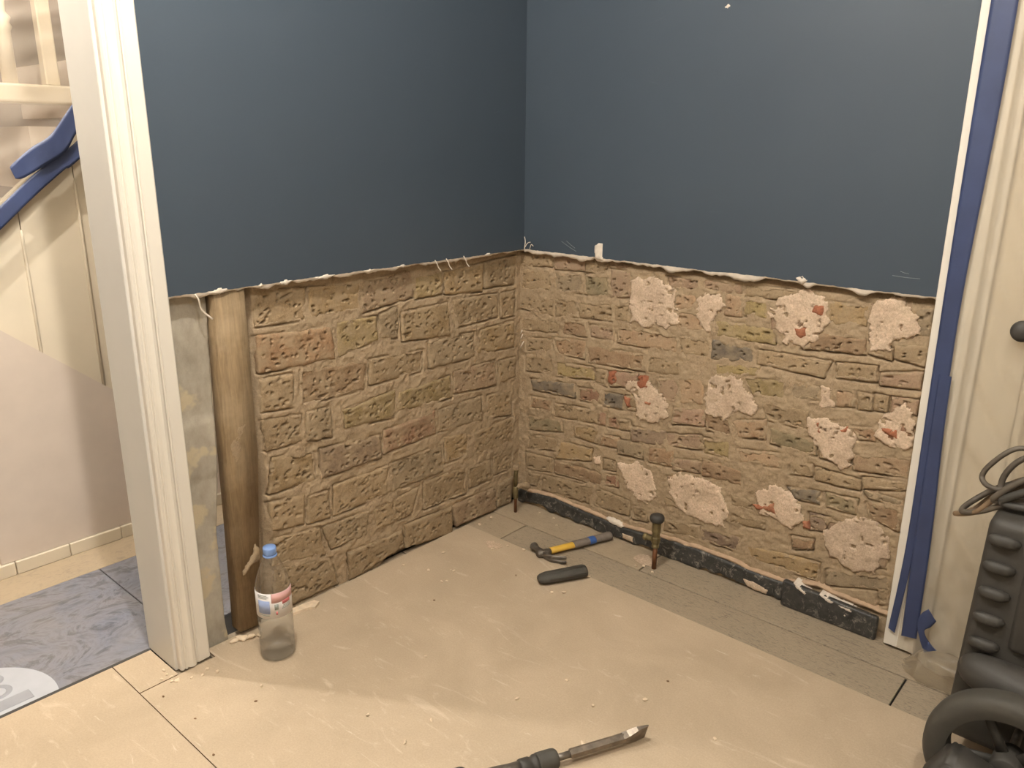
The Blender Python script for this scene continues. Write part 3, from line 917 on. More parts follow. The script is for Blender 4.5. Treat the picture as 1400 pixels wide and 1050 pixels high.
# little curls of torn paint and plaster under the left edge
for y, z, l in ((-.432, .927, .020), (-.385, .927, .022), (-.31, .928, .022), (-1.19, .922, .05)):
    pts = smooth_path([(.030, y, z + .012), (.036, y + .004, z), (.034, y + .010, z - l * .5), (.039, y + .016 * (1 if l < .04 else 2), z - l)], 4)
    tube('paint_curl', pts, .0016, M_PLASTER, wall_left, 6, (1, 1.6))
for k, (y, ww, hh) in enumerate(((-1.13, .06, .012), (-1.02, .03, .008), (-.95, .05, .011), (-.83, .09, .010), (-.68, .05, .008), (-.56, .07, .008), (-.2, .05, .008))):
    make_patch('plaster_flake', wall_left, 'L', [(y - ww / 2, .936 - hh * .2), (y, .936 + hh * .55), (y + ww / 2, .936), (y, .936 - hh)], .003, M_PLASTER, 60 + k, .003, .031, .004)

# right wall (flush brickwork)
wall_right = mesh('wall_right', *join_vf(
    box_vf((-.11, .022, 0), (1.39, .14, 2.45)),
    box_vf((1.39, .0, 2.07), (2.2, .14, 2.45)),
    box_vf((2.2, 0, 0), (3.3, .14, 2.45))), M_ROOMW, smooth=False, origin=(0, 0, 0))
prop(wall_right, kind='structure')
make_mortar(wall_right, 'R', -.012, 1.325, -.004, .96, RIGHT_BRICKS, .0004, 31)
for i, (m, q) in enumerate(RIGHT_BRICKS):
    make_brick(wall_right, 'R', q, BM[m], 300 + i, .62)
for i, (m, q, h) in enumerate(PATCHES):
    if m == 'plaster':
        make_patch('plaster_patch', wall_right, 'R', q, h * .75, M_PATCH, 500 + i)
    else:
        make_patch('red_brick_chip', wall_right, 'R', q, h, M_CHIP, 500 + i, .0022, .001, .013)
plaster_slab(wall_right, 'R', .031, 1.318, .936, 2.45, .022, 25, .004, .016)
box('painted_plaster', (1.30, -.022, 2.10), (2.28, 0, 2.45), M_BLUE, wall_right)
box('painted_plaster', (2.28, -.022, 0), (3.3, 0, 2.45), M_BLUE, wall_right)
make_patch('plaster_tab', wall_right, 'R', [(.323, .930), (.321, .972), (.335, .980), (.352, .982), (.355, .93)], .005, M_PLASTER, 71, .003, .022, .006)
make_patch('plaster_flake', wall_right, 'R', [(.70, 1.617), (.712, 1.626), (.72, 1.62), (.71, 1.613)], .002, M_PLASTER, 72, .002, .022, .004)
make_patch('plaster_flake', wall_right, 'R', [(.965, .944), (.985, .950), (1.0, .94), (.985, .925)], .006, M_PLASTER, 73, .002, .022, .004)
for k, (a, b, c) in enumerate((((.036, .936), (.040, .962), (.036, .978)), ((.040, .945), (.050, .958), (.062, .962)), ((.06, .94), (.066, .955), (.075, .95)))):
    tube('paint_curl', smooth_path([(p[0], -.026, p[1]) for p in (a, b, c)], 4), .0014, M_PLASTER, wall_right, 6)
for p, q in (((1.203, .976), (1.266, .975)), ((.19, .975), (.25, .948)), ((.21, .978), (.245, .958)), ((1.22, .988), (1.24, .984))):
    tube('paint_scratch', [(p[0], -.0222, p[1]), ((p[0] + q[0]) / 2, -.0222, (p[1] + q[1]) / 2 - .001), (q[0], -.0222, q[1])], .0007, M_SCR, wall_right, 6)
# mortar crumbs hanging in the corner
for k, (z, h) in enumerate(((.62, .02), (.585, .03), (.64, .015))):
    tube('paint_curl', [(.012, -.012, z), (.018, -.014, z + h * .4), (.012 + h * .5, -.012, z + h)], .0018, M_PLASTER, wall_left, 6)

# black damp-proof strip along the foot of the right wall
strip_top = [(.0, .050), (.034, .046), (.10, .058), (.188, .064), (.30, .055), (.469, .048), (.609, .060), (.74, .068), (.85, .064), (.958, .058), (1.03, .062)]
ts = np.array(strip_top)


def black_strip(name, s0, s1, top, n0, mat, seed, ragged):
    k = int((s1 - s0) / .004)
    s = np.linspace(s0, s1, k)
    zt = top(s) + .003 * fbm(s * 30, s * 0, seed, 3)
    zb = np.maximum(0, ragged * np.clip(fbm(s * 16, s * 0 + 5, seed + 2, 3) * 2.4 + .15, 0, 1))
    nn = 12
    rows = [to_world('R', s, zt - .002, s * 0 - .012)]
    for j in range(nn + 1):
        t = j / nn
        z = zt + (zb - zt) * t
        e = .004 * max(0, 1 - min(t, 1 - t) / .12) ** 2
        rows.append(to_world('R', s, z, n0 - e + .006 * fbm(s * 40, z * 40, seed + 4, 4)))
    rows.append(to_world('R', s, zb, s * 0 - .012))
    P = np.concatenate(rows[::-1])
    return mesh(name, P, grid_faces(len(rows), k), mat, wall_right)


st = black_strip('bitumen_strip', .012, 1.028, lambda s: np.interp(s, ts[:, 0], ts[:, 1]), .014, M_BITU, 91, .022)
# pale cement lip above the strip
s = np.linspace(.05, 1.315, 260)
zt = np.interp(s, list(ts[:, 0]) + [1.12, 1.30, 1.32], list(ts[:, 1]) + [.084, .075, .074])
rows = []
for n_, dz in ((-.012, .012), (.003, .009), (.009, .006), (.0095, .002), (.006, -.003), (-.012, -.005)):
    rows.append(to_world('R', s, zt + dz + .010 * fbm(s * 24, s * 0, 77, 4), n_ + .006 * fbm(s * 40, s * 0 + n_ * 90, 78, 4)))
mesh('cement_lip', np.concatenate(rows[::-1]), grid_faces(6, len(s)), M_CEMENT, wall_right)
make_patch('white_scrape', wall_right, 'R', [(.402, .064), (.43, .066), (.482, .056), (.47, .046), (.42, .050)], .002, M_PLASTER, 81, .0025, .015, .006)
make_patch('plaster_patch', wall_right, 'R', [(.47, .03), (.515, .03), (.52, .008), (.475, .010)], .004, M_PATCH, 82, .0025, .014, .006)
make_patch('plaster_patch', wall_right, 'R', [(.905, .03), (.95, .032), (.985, .020), (.98, .004), (.92, .004)], .006, M_PATCH, 83, .0025, .012, .008)

skirt = thing('skirting_offcut', (1.16, -.02, 0))
prop(skirt, 'short thick black skirting offcut with white scrapes against foot of brick wall', 'skirting')
V, F = box_vf((1.032, -.034, .0), (1.296, -.0155, .086), .006, 3)
V = np.array(V); V[:, 2] += np.where(V[:, 2] > .04, -.012 * (V[:, 0] - 1.03) / .26 + .004 * np.sin(V[:, 0] * 23), 0)
mesh('board', V, F, M_BITU, skirt, smooth=True)
make_patch('white_scrape', skirt, 'R', [(1.062, .086), (1.078, .082), (1.105, .068), (1.098, .060), (1.072, .072)], .002, M_PLASTER, 84, .0022, .034, .004)
make_patch('white_scrape', skirt, 'R', [(1.13, .082), (1.16, .074), (1.23, .064), (1.235, .058), (1.16, .064)], .0012, M_PLASTER, 86, .0022, .034, .016)
make_patch('white_scrape', skirt, 'R', [(1.208, .044), (1.213, .047), (1.216, .042), (1.211, .039)], .0015, M_PLASTER, 85, .0015, .034, .001)

# concrete post and timber stud beside the door
post = prop(thing('concrete_post', (-.012, -1.2, 0)), kind='structure')
post.name = 'trim_3'
WL['trim_3'] = Vector((-.012, -1.2, 0))
zz = np.linspace(-.004, .95, 90); yy = np.linspace(0, 1, 26)
rows = []
for z in zz:
    y1 = np.interp(z, [0, .05, .30, .465, .64, .93], [-1.184, -1.188, -1.186, -1.168, -1.160, -1.150]) + .004 * float(fbm(np.array([z * 30]), np.array([0.]), 3, 3)[0])
    ys = -1.262 + yy * (y1 + 1.262)
    nn = .004 * fbm(ys * 20, ys * 0 + z * 20, 4, 5) + np.where((z < .62) & (z > .47), .0035, 0)
    rows.append(to_world('L', ys, ys * 0 + z, nn))
front = np.concatenate(rows)
F = grid_faces(90, 26).tolist()
n0 = len(front)
back = np.concatenate([np.stack([r[:, 0] * 0 - .024, r[:, 1], r[:, 2]], -1)[[0, -1]] for r in rows])
F += [[k * 26 + 25, n0 + 2 * k + 1, n0 + 2 * k + 3, (k + 1) * 26 + 25] for k in range(89)]
F += [[n0 + 2 * k + 1, n0 + 2 * k, n0 + 2 * k + 2, n0 + 2 * k + 3] for k in range(89)]
mesh('concrete_face', np.concatenate([front, back]), F, M_CONC, post)

stud = thing('timber_stud', (0, -1.12, 0))
prop(stud, 'brown rough-sawn upright timber stud between grey concrete strip and bricks', 'stud')
V, F = prism_vf([(-1.146, .948), (-1.060, .948), (-1.066, .5), (-1.098, .014), (-1.163, .018), (-1.152, .5)], 'x', -.018, .026)
bm = bmesh.new()
vs = [bm.verts.new(v) for v in V]
for f in F: bm.faces.new([vs[i] for i in f])
bmesh.ops.bevel(bm, geom=list(bm.edges), offset=.004, segments=2, affect='EDGES')
bm.verts.index_update()
mesh('post', [tuple(v.co) for v in bm.verts], [[v.index for v in f.verts] for f in bm.faces], M_STUD, stud)
bm.free()
make_patch('mortar_smear', stud, 'L', [(-1.140, .195), (-1.118, .216), (-1.108, .236), (-1.100, .262), (-1.089, .262), (-1.089, .212), (-1.108, .196), (-1.135, .180)], .006, M_MORTAR, 94, .0025, .026, .022)
make_patch('mortar_smear', stud, 'L', [(-1.14, .55), (-1.12, .58), (-1.09, .60), (-1.085, .585), (-1.105, .56), (-1.115, .50), (-1.13, .48)], .002, M_MORTAR, 95, .003, .025, .016)

# door lining and architrave on the hall side
tr = prop(thing('trim_1', (0, -1.32, 0)), kind='structure')
prof = [(-1.339, .031), (-1.339, .046), (-1.336, .050), (-1.332, .050), (-1.330, .047), (-1.328, .047), (-1.326, .051), (-1.323, .051), (-1.321, .047), (-1.316, .051), (-1.309, .0545), (-1.302, .0525), (-1.297, .047), (-1.295, .0435), (-1.293, .0435), (-1.291, .047), (-1.288, .0465), (-1.262, .045), (-1.259, .042), (-1.258, .031)]
prism('architrave', [(x, y) for (y, x) in prof], 'z', .008, 2.12, M_WHITE, tr)
box('lining', (-.112, -1.346, .004), (.032, -1.332, 2.07), M_JAMB, tr, .0015, 1)
box('lining', (-.112, -2.155, .004), (.032, -2.141, 2.07), M_JAMB, tr, .0015, 1)
box('lining', (-.112, -2.141, 2.036), (.032, -1.346, 2.05), M_JAMB, tr, .0015, 1)
box('architrave', (.031, -2.235, .004), (.05, -2.155, 2.12), M_WHITE, tr, .004)
box('architrave', (.031, -2.155, 2.05), (.05, -1.345, 2.12), M_WHITE, tr, .004)

# right-hand door frame and panelled door behind the dust sheet
t2 = prop(thing('trim_2', (1.354, 0, 0)), kind='structure')
V, F = box_vf((1.318, -.036, .008), (1.392, .018, 2.12), .002, 2)
mesh('architrave', [(x - .009 * z if x < 1.35 else x, y, z) for x, y, z in V], F, M_WHITE, t2, smooth=False)
box('architrave', (2.2, -.036, .008), (2.275, .018, 2.12), M_WHITE, t2, .002, 2)
box('architrave', (1.392, -.036, 2.05), (2.2, .018, 2.12), M_WHITE, t2, .002, 2)
box('lining', (1.392, -.012, .004), (1.412, .14, 2.05), M_WHITE, t2, .001, 1)
box('lining', (2.18, -.012, .004), (2.2, .14, 2.05), M_WHITE, t2, .001, 1)
door = prop(thing('door_1', (1.8, .03, 0)), kind='structure')
for x0, x1 in ((1.413, 1.505), (2.087, 2.179)):
    box('stile', (x0, .006, .008), (x1, .046, 2.045), M_CREAM, door, .002, 1)
for z0, z1 in ((.008, .21), (.86, 1.0), (1.94, 2.045)):
    box('rail', (1.505, .006, z0), (2.087, .046, z1), M_CREAM, door, .002, 1)
for z0, z1 in ((.21, .86), (1.0, 1.94)):
    box('panel', (1.515, .022, z0 + .01), (2.077, .036, z1 - .01), M_CREAM, door, .003, 1)
    for a, b in (((1.505, z0), (1.523, z1)), ((2.069, z0), (2.087, z1))):
        box('moulding', (a[0], .010, a[1]), (b[0], .03, b[1]), M_CREAM, door, .005, 3)
    for a, b in (((1.523, z0), (2.069, z0 + .018)), ((1.523, z1 - .018), (2.069, z1))):
        box('moulding', (a[0], .010, a[1]), (b[0], .03, b[1]), M_CREAM, door, .005, 3)
V, F = lathe_vf([(.008, 0), (.008, .045), (.014, .05), (.021, .058), (.024, .068), (.021, .078), (.012, .084), (.001, .085)], 24)
V = [(1.497 + x, .006 - z, .890 + y) for x, y, z in V]
mesh('door_knob', V, [f[::-1] for f in F], M_BLACK, door)

# ceiling, floor, the walls out of view
prop(box('ceiling', (-2.0, -3.4, 2.45), (3.3, 1.2, 2.55), M_CEIL), kind='structure')
prop(box('wall_back', (-2.0, -3.5, 0), (3.3, -3.4, 2.45), M_ROOMW), kind='structure')
prop(box('wall_far_right', (3.3, -3.4, 0), (3.4, .14, 2.45), M_ROOMW), kind='structure')
prop(box('wall_hall_back', (-2.1, -3.4, 0), (-2.0, 1.2, 2.45), M_HALLW), kind='structure')
prop(box('wall_hall_end', (-2.0, 1.2, 0), (-.022, 1.3, 2.45), M_ROOMW), kind='structure')
floor = prop(box('floor', (-2.0, -3.4, -.06), (3.3, 1.2, -.007), M_GROUT), kind='structure')


def plank(x0, x1, y0, y1, mat, g=.0024):
    box('floor_plank', (x0 + g, y0 + g, -.007), (x1 - g, y1 - g, rng.uniform(-.0006, .0)), mat, floor, .001, 1)


plank(-.02, .62, -.140, .02, M_PLANKD); plank(.62, 1.95, -.140, .02, M_PLANK); plank(1.95, 3.3, -.14, .02, M_PLANK)
plank(-.02, .16, -.279, -.140, M_PLANKD); plank(.16, 1.408, -.279, -.140, M_PLANK); plank(1.408, 2.7, -.279, -.14, M_PLANK); plank(2.7, 3.3, -.279, -.14, M_PLANK)
for r_ in range(1, 24):
    y1 = -.279 - .1395 * (r_ - 1); y0 = y1 - .1395
    if y0 < -3.4: y0 = -3.4
    x = -.098 if y1 < -1.34 else -.02
    e = .4 + (r_ * .55) % 1.2
    while x < 3.3:
        plank(x, min(e, 3.3), y0, y1, M_PLANK); x = e; e += 1.25
    if y0 <= -3.4: break
# hall tiles
for x0, x1, y0, y1, m in ((-.63, -.110, -1.26, -.66, M_TILE), (-.63, -.110, -.66, -.06, M_TILE), (-.63, -.110, -.06, .54, M_TILE),
                          (-.63, -.110, .54, 1.2, M_TILE), (-.63, -.110, -1.86, -1.26, M_TILE), (-.63, -.110, -2.46, -1.86, M_TILE), (-.63, -.110, -3.4, -2.46, M_TILE)):
    box('floor_tile', (x0 + .0012, y0 + .0015, -.007), (x1 - .0012, y1 - .0015, 0), m, floor, .001, 1)
for y0, y1 in ((-3.4, -1.86), (-1.86, -.66), (-.66, 1.2)):
    box('floor_tile', (-1.99, y0 + .001, -.007), (-.6305, y1 - .001, -.0002), M_TILED, floor, .001, 1)


box('threshold_strip', (-.110, -2.13, -.007), (-.0995, -1.348, .0048), M_BLACK, floor, .001, 1)
# loose hardboard floor protection
def hardboard(name, poly, label):
    V, F = prism_vf(poly, 'z', .0003, .0042)
    o = mesh(name, V, F, [M_HARD, M_HEDGE], None, smooth=False)
    for p in o.data.polygons:
        p.material_index = 0 if abs(p.normal.z) > .5 else 1
    prop(o, label, 'hardboard', 'hardboard sheets laid over the floor')
    return o


hardboard('hardboard_sheet', [(.010, -.2825), (1.86, -.2825), (1.86, -1.4438), (.0515, -1.4438), (.0515, -1.342), (.051, -1.25), (.008, -1.25)],
          'dusty tan hardboard sheet covering the floor in front of both brick walls')
hardboard('hardboard_sheet', [(-.099, -1.4462), (2.34, -1.4462), (2.34, -2.666), (-.099, -2.666)],
          'brightly lit hardboard sheet on the floor across the hall doorway')
hardboard('hardboard_sheet', [(-.099, -1.3485), (.0485, -1.3485), (.0485, -1.4438), (-.099, -1.4438)],
          'small hardboard strip on the floor at the foot of the door jamb')

# ------------------------------------------------------------------ hall and stairs
def string_z(y):
    return 1.035 + .847 * (y + 1.322)


ws = prop(thing('wall_stair', (-.8, -1.2, 0)), kind='structure')
edges = [-1.105 + .163 * k for k in range(-9, 12)]
for k in range(len(edges) - 1):
    y0, y1 = edges[k] + .0015, edges[k + 1] - .0015
    z0, z1 = min(string_z(y0), 2.45), min(string_z(y1), 2.45)
    if z1 < .06: continue
    if z0 < .06:
        y0 = y0 + (.06 - z0) / .847; z0 = .06
    if string_z(y1) > 2.45 and string_z(y0) < 2.45:
        ym = -1.322 + (2.45 - 1.035) / .847
        pts = [(y0, .0), (y1, .0), (y1, 2.45), (ym, 2.45), (y0, z0)]
    else:
        pts = [(y0, .0), (y1, .0), (y1, z1), (y0, z0)]
    prism('panel_board', pts, 'x', -.815, -.80, M_CREAM, ws)
    # rounded bead at each joint
    zt = min(string_z(edges[k]) - .055, 2.4)
    if zt > .2:
        tube('bead', [(-.799, edges[k], .05), (-.799, edges[k], zt - .02), (-.799, edges[k], zt)], [.006, .006, .003], M_CREAM, ws, 8, (1, .8))
prism('stair_string', [(-2.5, string_z(-2.5)), (.33, string_z(.33)), (.33, string_z(.33) + .06), (-2.5, string_z(-2.5) + .06)], 'x', -.815, -.788, M_CREAM, ws)
yj = [-2.39, -2.08, -1.755, -1.60, -1.44, -1.285, -1.125, -.96, -.80, -.64, -.3, .1, .5, .9]
for a, b in zip(yj[:-1], yj[1:]):
    box('plinth_block', (-.80, a + .001, 0), (-.776, b - .001, .042), M_CREAM, ws, .002, 1)

hb = prism('white_board', [(-1.475, .0435), (-.60, .0435), (-.60, .105), (-.625, .118), (-1.475, .842)], 'x', -.792, -.784, M_BOARD)
prop(hb, 'large white board with sloping top standing against cream stair panelling in the hall', 'board')

sc = thing('staircase', (-.9, -1.2, 0))
prop(sc, 'cream staircase rail and balusters seen through plastic beyond the doorway', 'staircase')
box('base_rail', (-.93, -2.0, 1.373), (-.84, -.2, 1.425), M_CREAM, sc, .008, 3)
for k in range(7):
    y = -1.097 + .16 * (k - 2) - (.0 if k != 1 else -.02)
    if k == 1:
        prof_ = [(.020, 0), (.020, .14), (.026, .15), (.020, .162), (.026, .175), (.014, .19), (.022, .28), (.024, .34), (.016, .46), (.022, .48), (.020, .5), (.020, .62)]
        V, F = lathe_vf(prof_, 20, (-.885, -1.205, 1.425))
        mesh('newel', V, F, M_CREAM, sc)
    else:
        box('baluster', (-.905, y - .019, 1.425), (-.867, y + .019, 2.05), M_CREAM, sc, .003, 1)
box('hand_rail', (-.915, -2.0, 2.05), (-.855, -.2, 2.10), M_CREAM, sc, .012, 3)
for i in range(11):
    y0 = -2.45 + i * .25
    z1 = string_z(y0 + .25)
    if z1 > 2.3: break
    box('step', (-1.6, y0, max(0, z1 - .215)), (-.817, y0 + .25, max(.03, z1 - .04)), M_BOARD, sc)

# dust sheet over the stairs
ny, nt_ = 140, 60
Y, T = np.meshgrid(np.linspace(-1.95, -.45, ny), np.linspace(0, 1, nt_))
Zs = string_z(Y) + .02 + T * (1.95 - string_z(Y) - .02).clip(.1, 9)
Xs = -.766 + .012 * T + .020 * fbm(Y * 3 + Zs * 1, (Zs - .25 * Y) * 26, 41, 4) * np.clip(T * 6, 0, 1) * np.clip((1.0 - T) * 3, .25, 1) + .020 * (np.abs(fbm(Y * 2.5, (Zs - .35 * Y) * 34, 43, 3)) - .1) * np.clip(T * 6, 0, 1)
o = mesh('plastic_sheet', np.stack([Xs, Y, Zs], -1).reshape(-1, 3), grid_faces(nt_, ny), M_SHEETH)
prop(o, 'wrinkled clear plastic dust sheet taped over the staircase in the hall', 'plastic sheet')


def ribbon(name, left, right, mat, label, axis, d, seed, wob=.0015, group=None, cat='tape', sub=8):
    """thin tape: two edge polylines (s,z) in a wall plane, with real thickness"""
    Lp = smooth_path(left, sub); Rp = smooth_path(right, sub)
    k = len(Lp); m = 7
    rows = []
    for side in (0, 1):
        for j in range(m):
            t = j / (m - 1)
            s = np.array([(1 - t) * a[0] + t * b[0] for a, b in zip(Lp, Rp)])
            z = np.array([(1 - t) * a[1] + t * b[1] for a, b in zip(Lp, Rp)])
            off = wob * (fbm(s * 30 + 7, z * 12, seed, 3) * 2 + .6)
            dd = d + (np.abs(off) + side * .0005)
            rows.append(np.stack([dd, s, z], -1) if axis == 'x' else np.stack([s, -dd, z], -1))
    P = np.concatenate(rows)
    F = grid_faces(m, k).tolist()
    G = [[i + m * k for i in f] for f in F]
    E = []
    for i in range(k - 1):
        E.append([i, i + 1, m * k + i + 1, m * k + i])
        a = (m - 1) * k
        E.append([a + i, a + i + 1, m * k + a + i + 1, m * k + a + i])
    bm = bmesh.new()
    vs = [bm.verts.new(p) for p in P]
    for f in F + G + E: bm.faces.new([vs[i] for i in f])
    bmesh.ops.recalc_face_normals(bm, faces=bm.faces)
    F = [[v.index for v in f.verts] for f in bm.faces]
    bm.verts.index_update()
    F = [[v.index for v in f.verts] for f in bm.faces]
    bm.free()
    o = mesh(name, P, F, mat)
    prop(o, label, cat, group)
    return o


ribbon('masking_tape', [(-1.95, string_z(-1.95) + .068), (-1.5, string_z(-1.5) + .070), (-1.324, 1.101), (-1.23, 1.181), (-1.142, 1.244), (-1.068, 1.301), (-.6, string_z(-.6) + .06)],
       [(-1.95, string_z(-1.95) + .01), (-1.5, string_z(-1.5) + .01), (-1.334, 1.036), (-1.24, 1.118), (-1.15, 1.190), (-1.077, 1.242), (-.6, string_z(-.6) + .0)],
       M_TAPE, 'long straight blue tape along the sloping edge of the stair panelling', 'x', -.745, 51)
ribbon('masking_tape', [(-1.290, 1.200), (-1.278, 1.213), (-1.229, 1.252), (-1.177, 1.285), (-1.13, 1.340), (-1.071, 1.413), (-.95, 1.56)],
       [(-1.280, 1.170), (-1.258, 1.172), (-1.197, 1.206), (-1.142, 1.240), (-1.108, 1.288), (-1.063, 1.340), (-.95, 1.47)],
       M_TAPE, 'crumpled upper blue tape peeling off the plastic over the stairs', 'x', -.738, 53, .004)

mat_pts = []
for a in np.linspace(0, 2 * math.pi, 72, endpoint=False):
    x, y = -.155 + .196 * math.cos(a), -1.757 + .196 * math.sin(a)
    if x < -.102: mat_pts.append((x, y))
yy_ = math.sqrt(.196 ** 2 - .053 ** 2)
ang = sorted(mat_pts, key=lambda p: math.atan2(p[1] + 1.757, p[0] + .155) % (2 * math.pi))
poly = [(-.102, -1.757 + yy_)] + ang + [(-.102, -1.757 - yy_)]
dm = thing('round_mat', (-.2, -1.75, 0))
prop(dm, 'pale grey round mat with darker marks on the hall floor', 'mat')
prism('disc', poly, 'z', .0003, .003, M_MATTE, dm)
for cx, cy, r_ in ((-.262, -1.665, .026), (-.205, -1.668, .030)):
    V, F = lathe_vf([(r_ * .55, .003), (r_ * .6, .0042), (r_ * .95, .0042), (r_, .003)], 28, (cx, cy, 0), False)
    mesh('ring_mark', V, F, M_MATD, dm)
V, F = box_vf((-.165, -1.70, .003), (-.125, -1.615, .0042), .0008, 1)
mesh('bar_mark', V, F, M_MATD, dm, smooth=False)

# ------------------------------------------------------------------ dust sheet and tape on the right-hand door
nx, nz = 120, 150
Xg, Zg = np.meshgrid(np.linspace(1.352, 2.24, nx), np.linspace(.012, 2.09, nz))
fold = .012 * fbm(Xg * 9 + Zg * 2.2, Zg * 2.2, 61, 4) + .010 * np.abs(fbm(Xg * 14 + Zg * 6, Zg * 1.2 - Xg, 63, 3))
ed = np.clip((Xg - 1.375) / .06, 0, 1)
fold = fold + .030 * np.abs(fbm((Xg * .8 + Zg * .55) * 16, (Zg - Xg) * 2.2, 66, 3))
Yg = -.0385 - ed * (.010 + fold * 1.5 + .004 * np.sin(Xg * 30 + Zg * 5))
Yg = Yg - ed * .05 * np.exp(-Zg / .04) * (.5 + fbm(Xg * 30, Zg * 20, 65, 2))
door_sheet = o = mesh('plastic_sheet', np.stack([Xg, Yg, Zg], -1).reshape(-1, 3), grid_faces(nz, nx), M_SHEET)
prop(o, 'clear plastic dust sheet taped over the cream door at right', 'plastic sheet')
# bunched hem of that sheet on the floor
hem = []
for j, xx in enumerate(np.linspace(1.385, 1.525, 90)):
    row = []
    for i, a in enumerate(np.linspace(0, math.pi, 22)):
        rr = (.045 + .03 * float(fbm(np.array([xx * 12]), np.array([a * 1.5]), 67, 3)[0])) * min(1, (xx - 1.375) / .05)
        row.append((xx + .02 * float(fbm(np.array([xx * 20]), np.array([a * 2.]), 68, 2)[0]), -.062 - rr * 1.5 * math.cos(a) * .8 - .02, .001 + abs(rr) * 1.3 * math.sin(a) + .006 * abs(float(fbm(np.array([xx * 60]), np.array([a * 4.]), 69, 2)[0]))))
    hem += row
o = mesh('bunched_hem', hem, grid_faces(90, 22), M_SHEETB, door_sheet)
prop(o, 'bunched beige hem crumpled on the floor')

ribbon('masking_tape', [(1.324, 2.08), (1.324, 1.57), (1.325, 1.3), (1.328, .95), (1.332, .665), (1.336, .30), (1.327, .062)],
       [(1.374, 2.08), (1.375, 1.57), (1.374, 1.33), (1.366, .95), (1.368, .665), (1.357, .30), (1.344, .054)],
       M_TAPE, 'long vertical blue tape holding the plastic to the white door frame at right', 'y', .0455, 55, .001)
ribbon('masking_tape', [(1.346, .76), (1.348, .62), (1.353, .36), (1.361, .056)],
       [(1.373, .76), (1.377, .62), (1.391, .335), (1.397, .062)],
       M_TAPE, 'shorter blue tape overlapping the lower end of the long vertical tape', 'y', .0485, 57, .001)
ribbon('masking_tape', [(1.418, .175), (1.402, .150), (1.400, .120), (1.412, .080), (1.425, .052)],
       [(1.440, .150), (1.430, .128), (1.418, .112), (1.430, .085), (1.452, .070)],
       M_TAPE, 'small crumpled scrap of blue tape stuck low on the plastic sheet', 'y', .075, 59, .008)

# ------------------------------------------------------------------ water bottle
bo = thing('water_bottle', (.158, -1.133, .0045))
prop(bo, 'clear plastic water bottle with blue cap and white label standing by the timber stud', 'bottle')
pr = [(.030, .0), (.040, .004), (.0435, .012), (.0440, .03), (.0412, .036), (.0440, .042), (.0440, .060), (.0412, .066), (.0440, .072), (.0440, .090), (.0412, .096), (.0440, .102),
      (.0440, .118), (.0432, .124), (.0432, .200), (.0438, .204), (.0415, .214), (.0365, .232), (.0290, .252), (.0205, .270), (.0150, .281), (.0140, .286), (.0140, .300)]
lathe('body', pr, M_PET, bo, 40, local=True)
inner = [(.028, .003)] + [(r_ - .0016, z) for r_, z in pr[1:13] if z > .003] + [(.0415, .122)]
lathe('water', inner, M_WATER, bo, 40, local=True)
capr = [(.0155, .287), (.0162, .288), (.0162, .303), (.0152, .306), (.001, .306)]
cp = lathe('cap', capr, M_CAP, bo, 40, local=True)
lathe('neck_ring', [(.0165, .281), (.0175, .282), (.0175, .285), (.0165, .286)], M_CAP, bo, 32, local=True)
ca = math.atan2(-2.0734 + 1.133, 1.7735 - .158)


def wrap(name, a0, a1, z0, z1, rad, mat, parent):
    k = max(3, int(abs(a1 - a0) / .09) + 2)
    V = []
    for rr in (rad, rad + .0003):
        for z in (z0, z1):
            for t in np.linspace(a0, a1, k):
                V.append((rr * math.cos(ca + t), rr * math.sin(ca + t), z))
    F = []
    for i in range(k - 1):
        F += [[2 * k + i, 2 * k + i + 1, 3 * k + i + 1, 3 * k + i], [i + 1, i, k + i, k + i + 1],
              [i, i + 1, 2 * k + i + 1, 2 * k + i], [k + i + 1, k + i, 3 * k + i, 3 * k + i + 1]]
    F += [[0, 2 * k, 3 * k, k], [k - 1, 2 * k - 1, 4 * k - 1, 3 * k - 1]]
    return mesh(name, V, F, mat, parent, local=True)


lb = wrap('label', -1.75, 1.5, .128, .198, .0436, M_LABEL, bo)


def sub_wrap(name, a0, a1, z0, z1, mat, rad=.0440):
    o = wrap(name, a0, a1, z0, z1, rad, mat, bo)
    o.parent = lb
    o.location = o.location - lb.location
    return o


sub_wrap('pink_print', -.15, 1.45, .172, .198, M_LPINK)
sub_wrap('text_block', -1.0, -.25, .142, .178, M_LBLUE)
for k in range(4):
    sub_wrap('text_line', -1.0, -.3 - .1 * (k % 2), .1365 + .0 * k if k == 0 else .180 + .004 * k, (.1385 if k == 0 else .1815 + .004 * k), M_LGREY)
sub_wrap('bar_block', .0, .22, .152, .168, M_LGREY)
sub_wrap('red_print', .45, 1.0, .164, .174, M_LRED, .0443)
for k in range(3):
    sub_wrap('text_line', .42 + .05 * k, 1.02, .1515 + .004 * k, .1535 + .004 * k, M_LGREY)
sub_wrap('red_print', .06, .16, .138, .147, M_LRED)

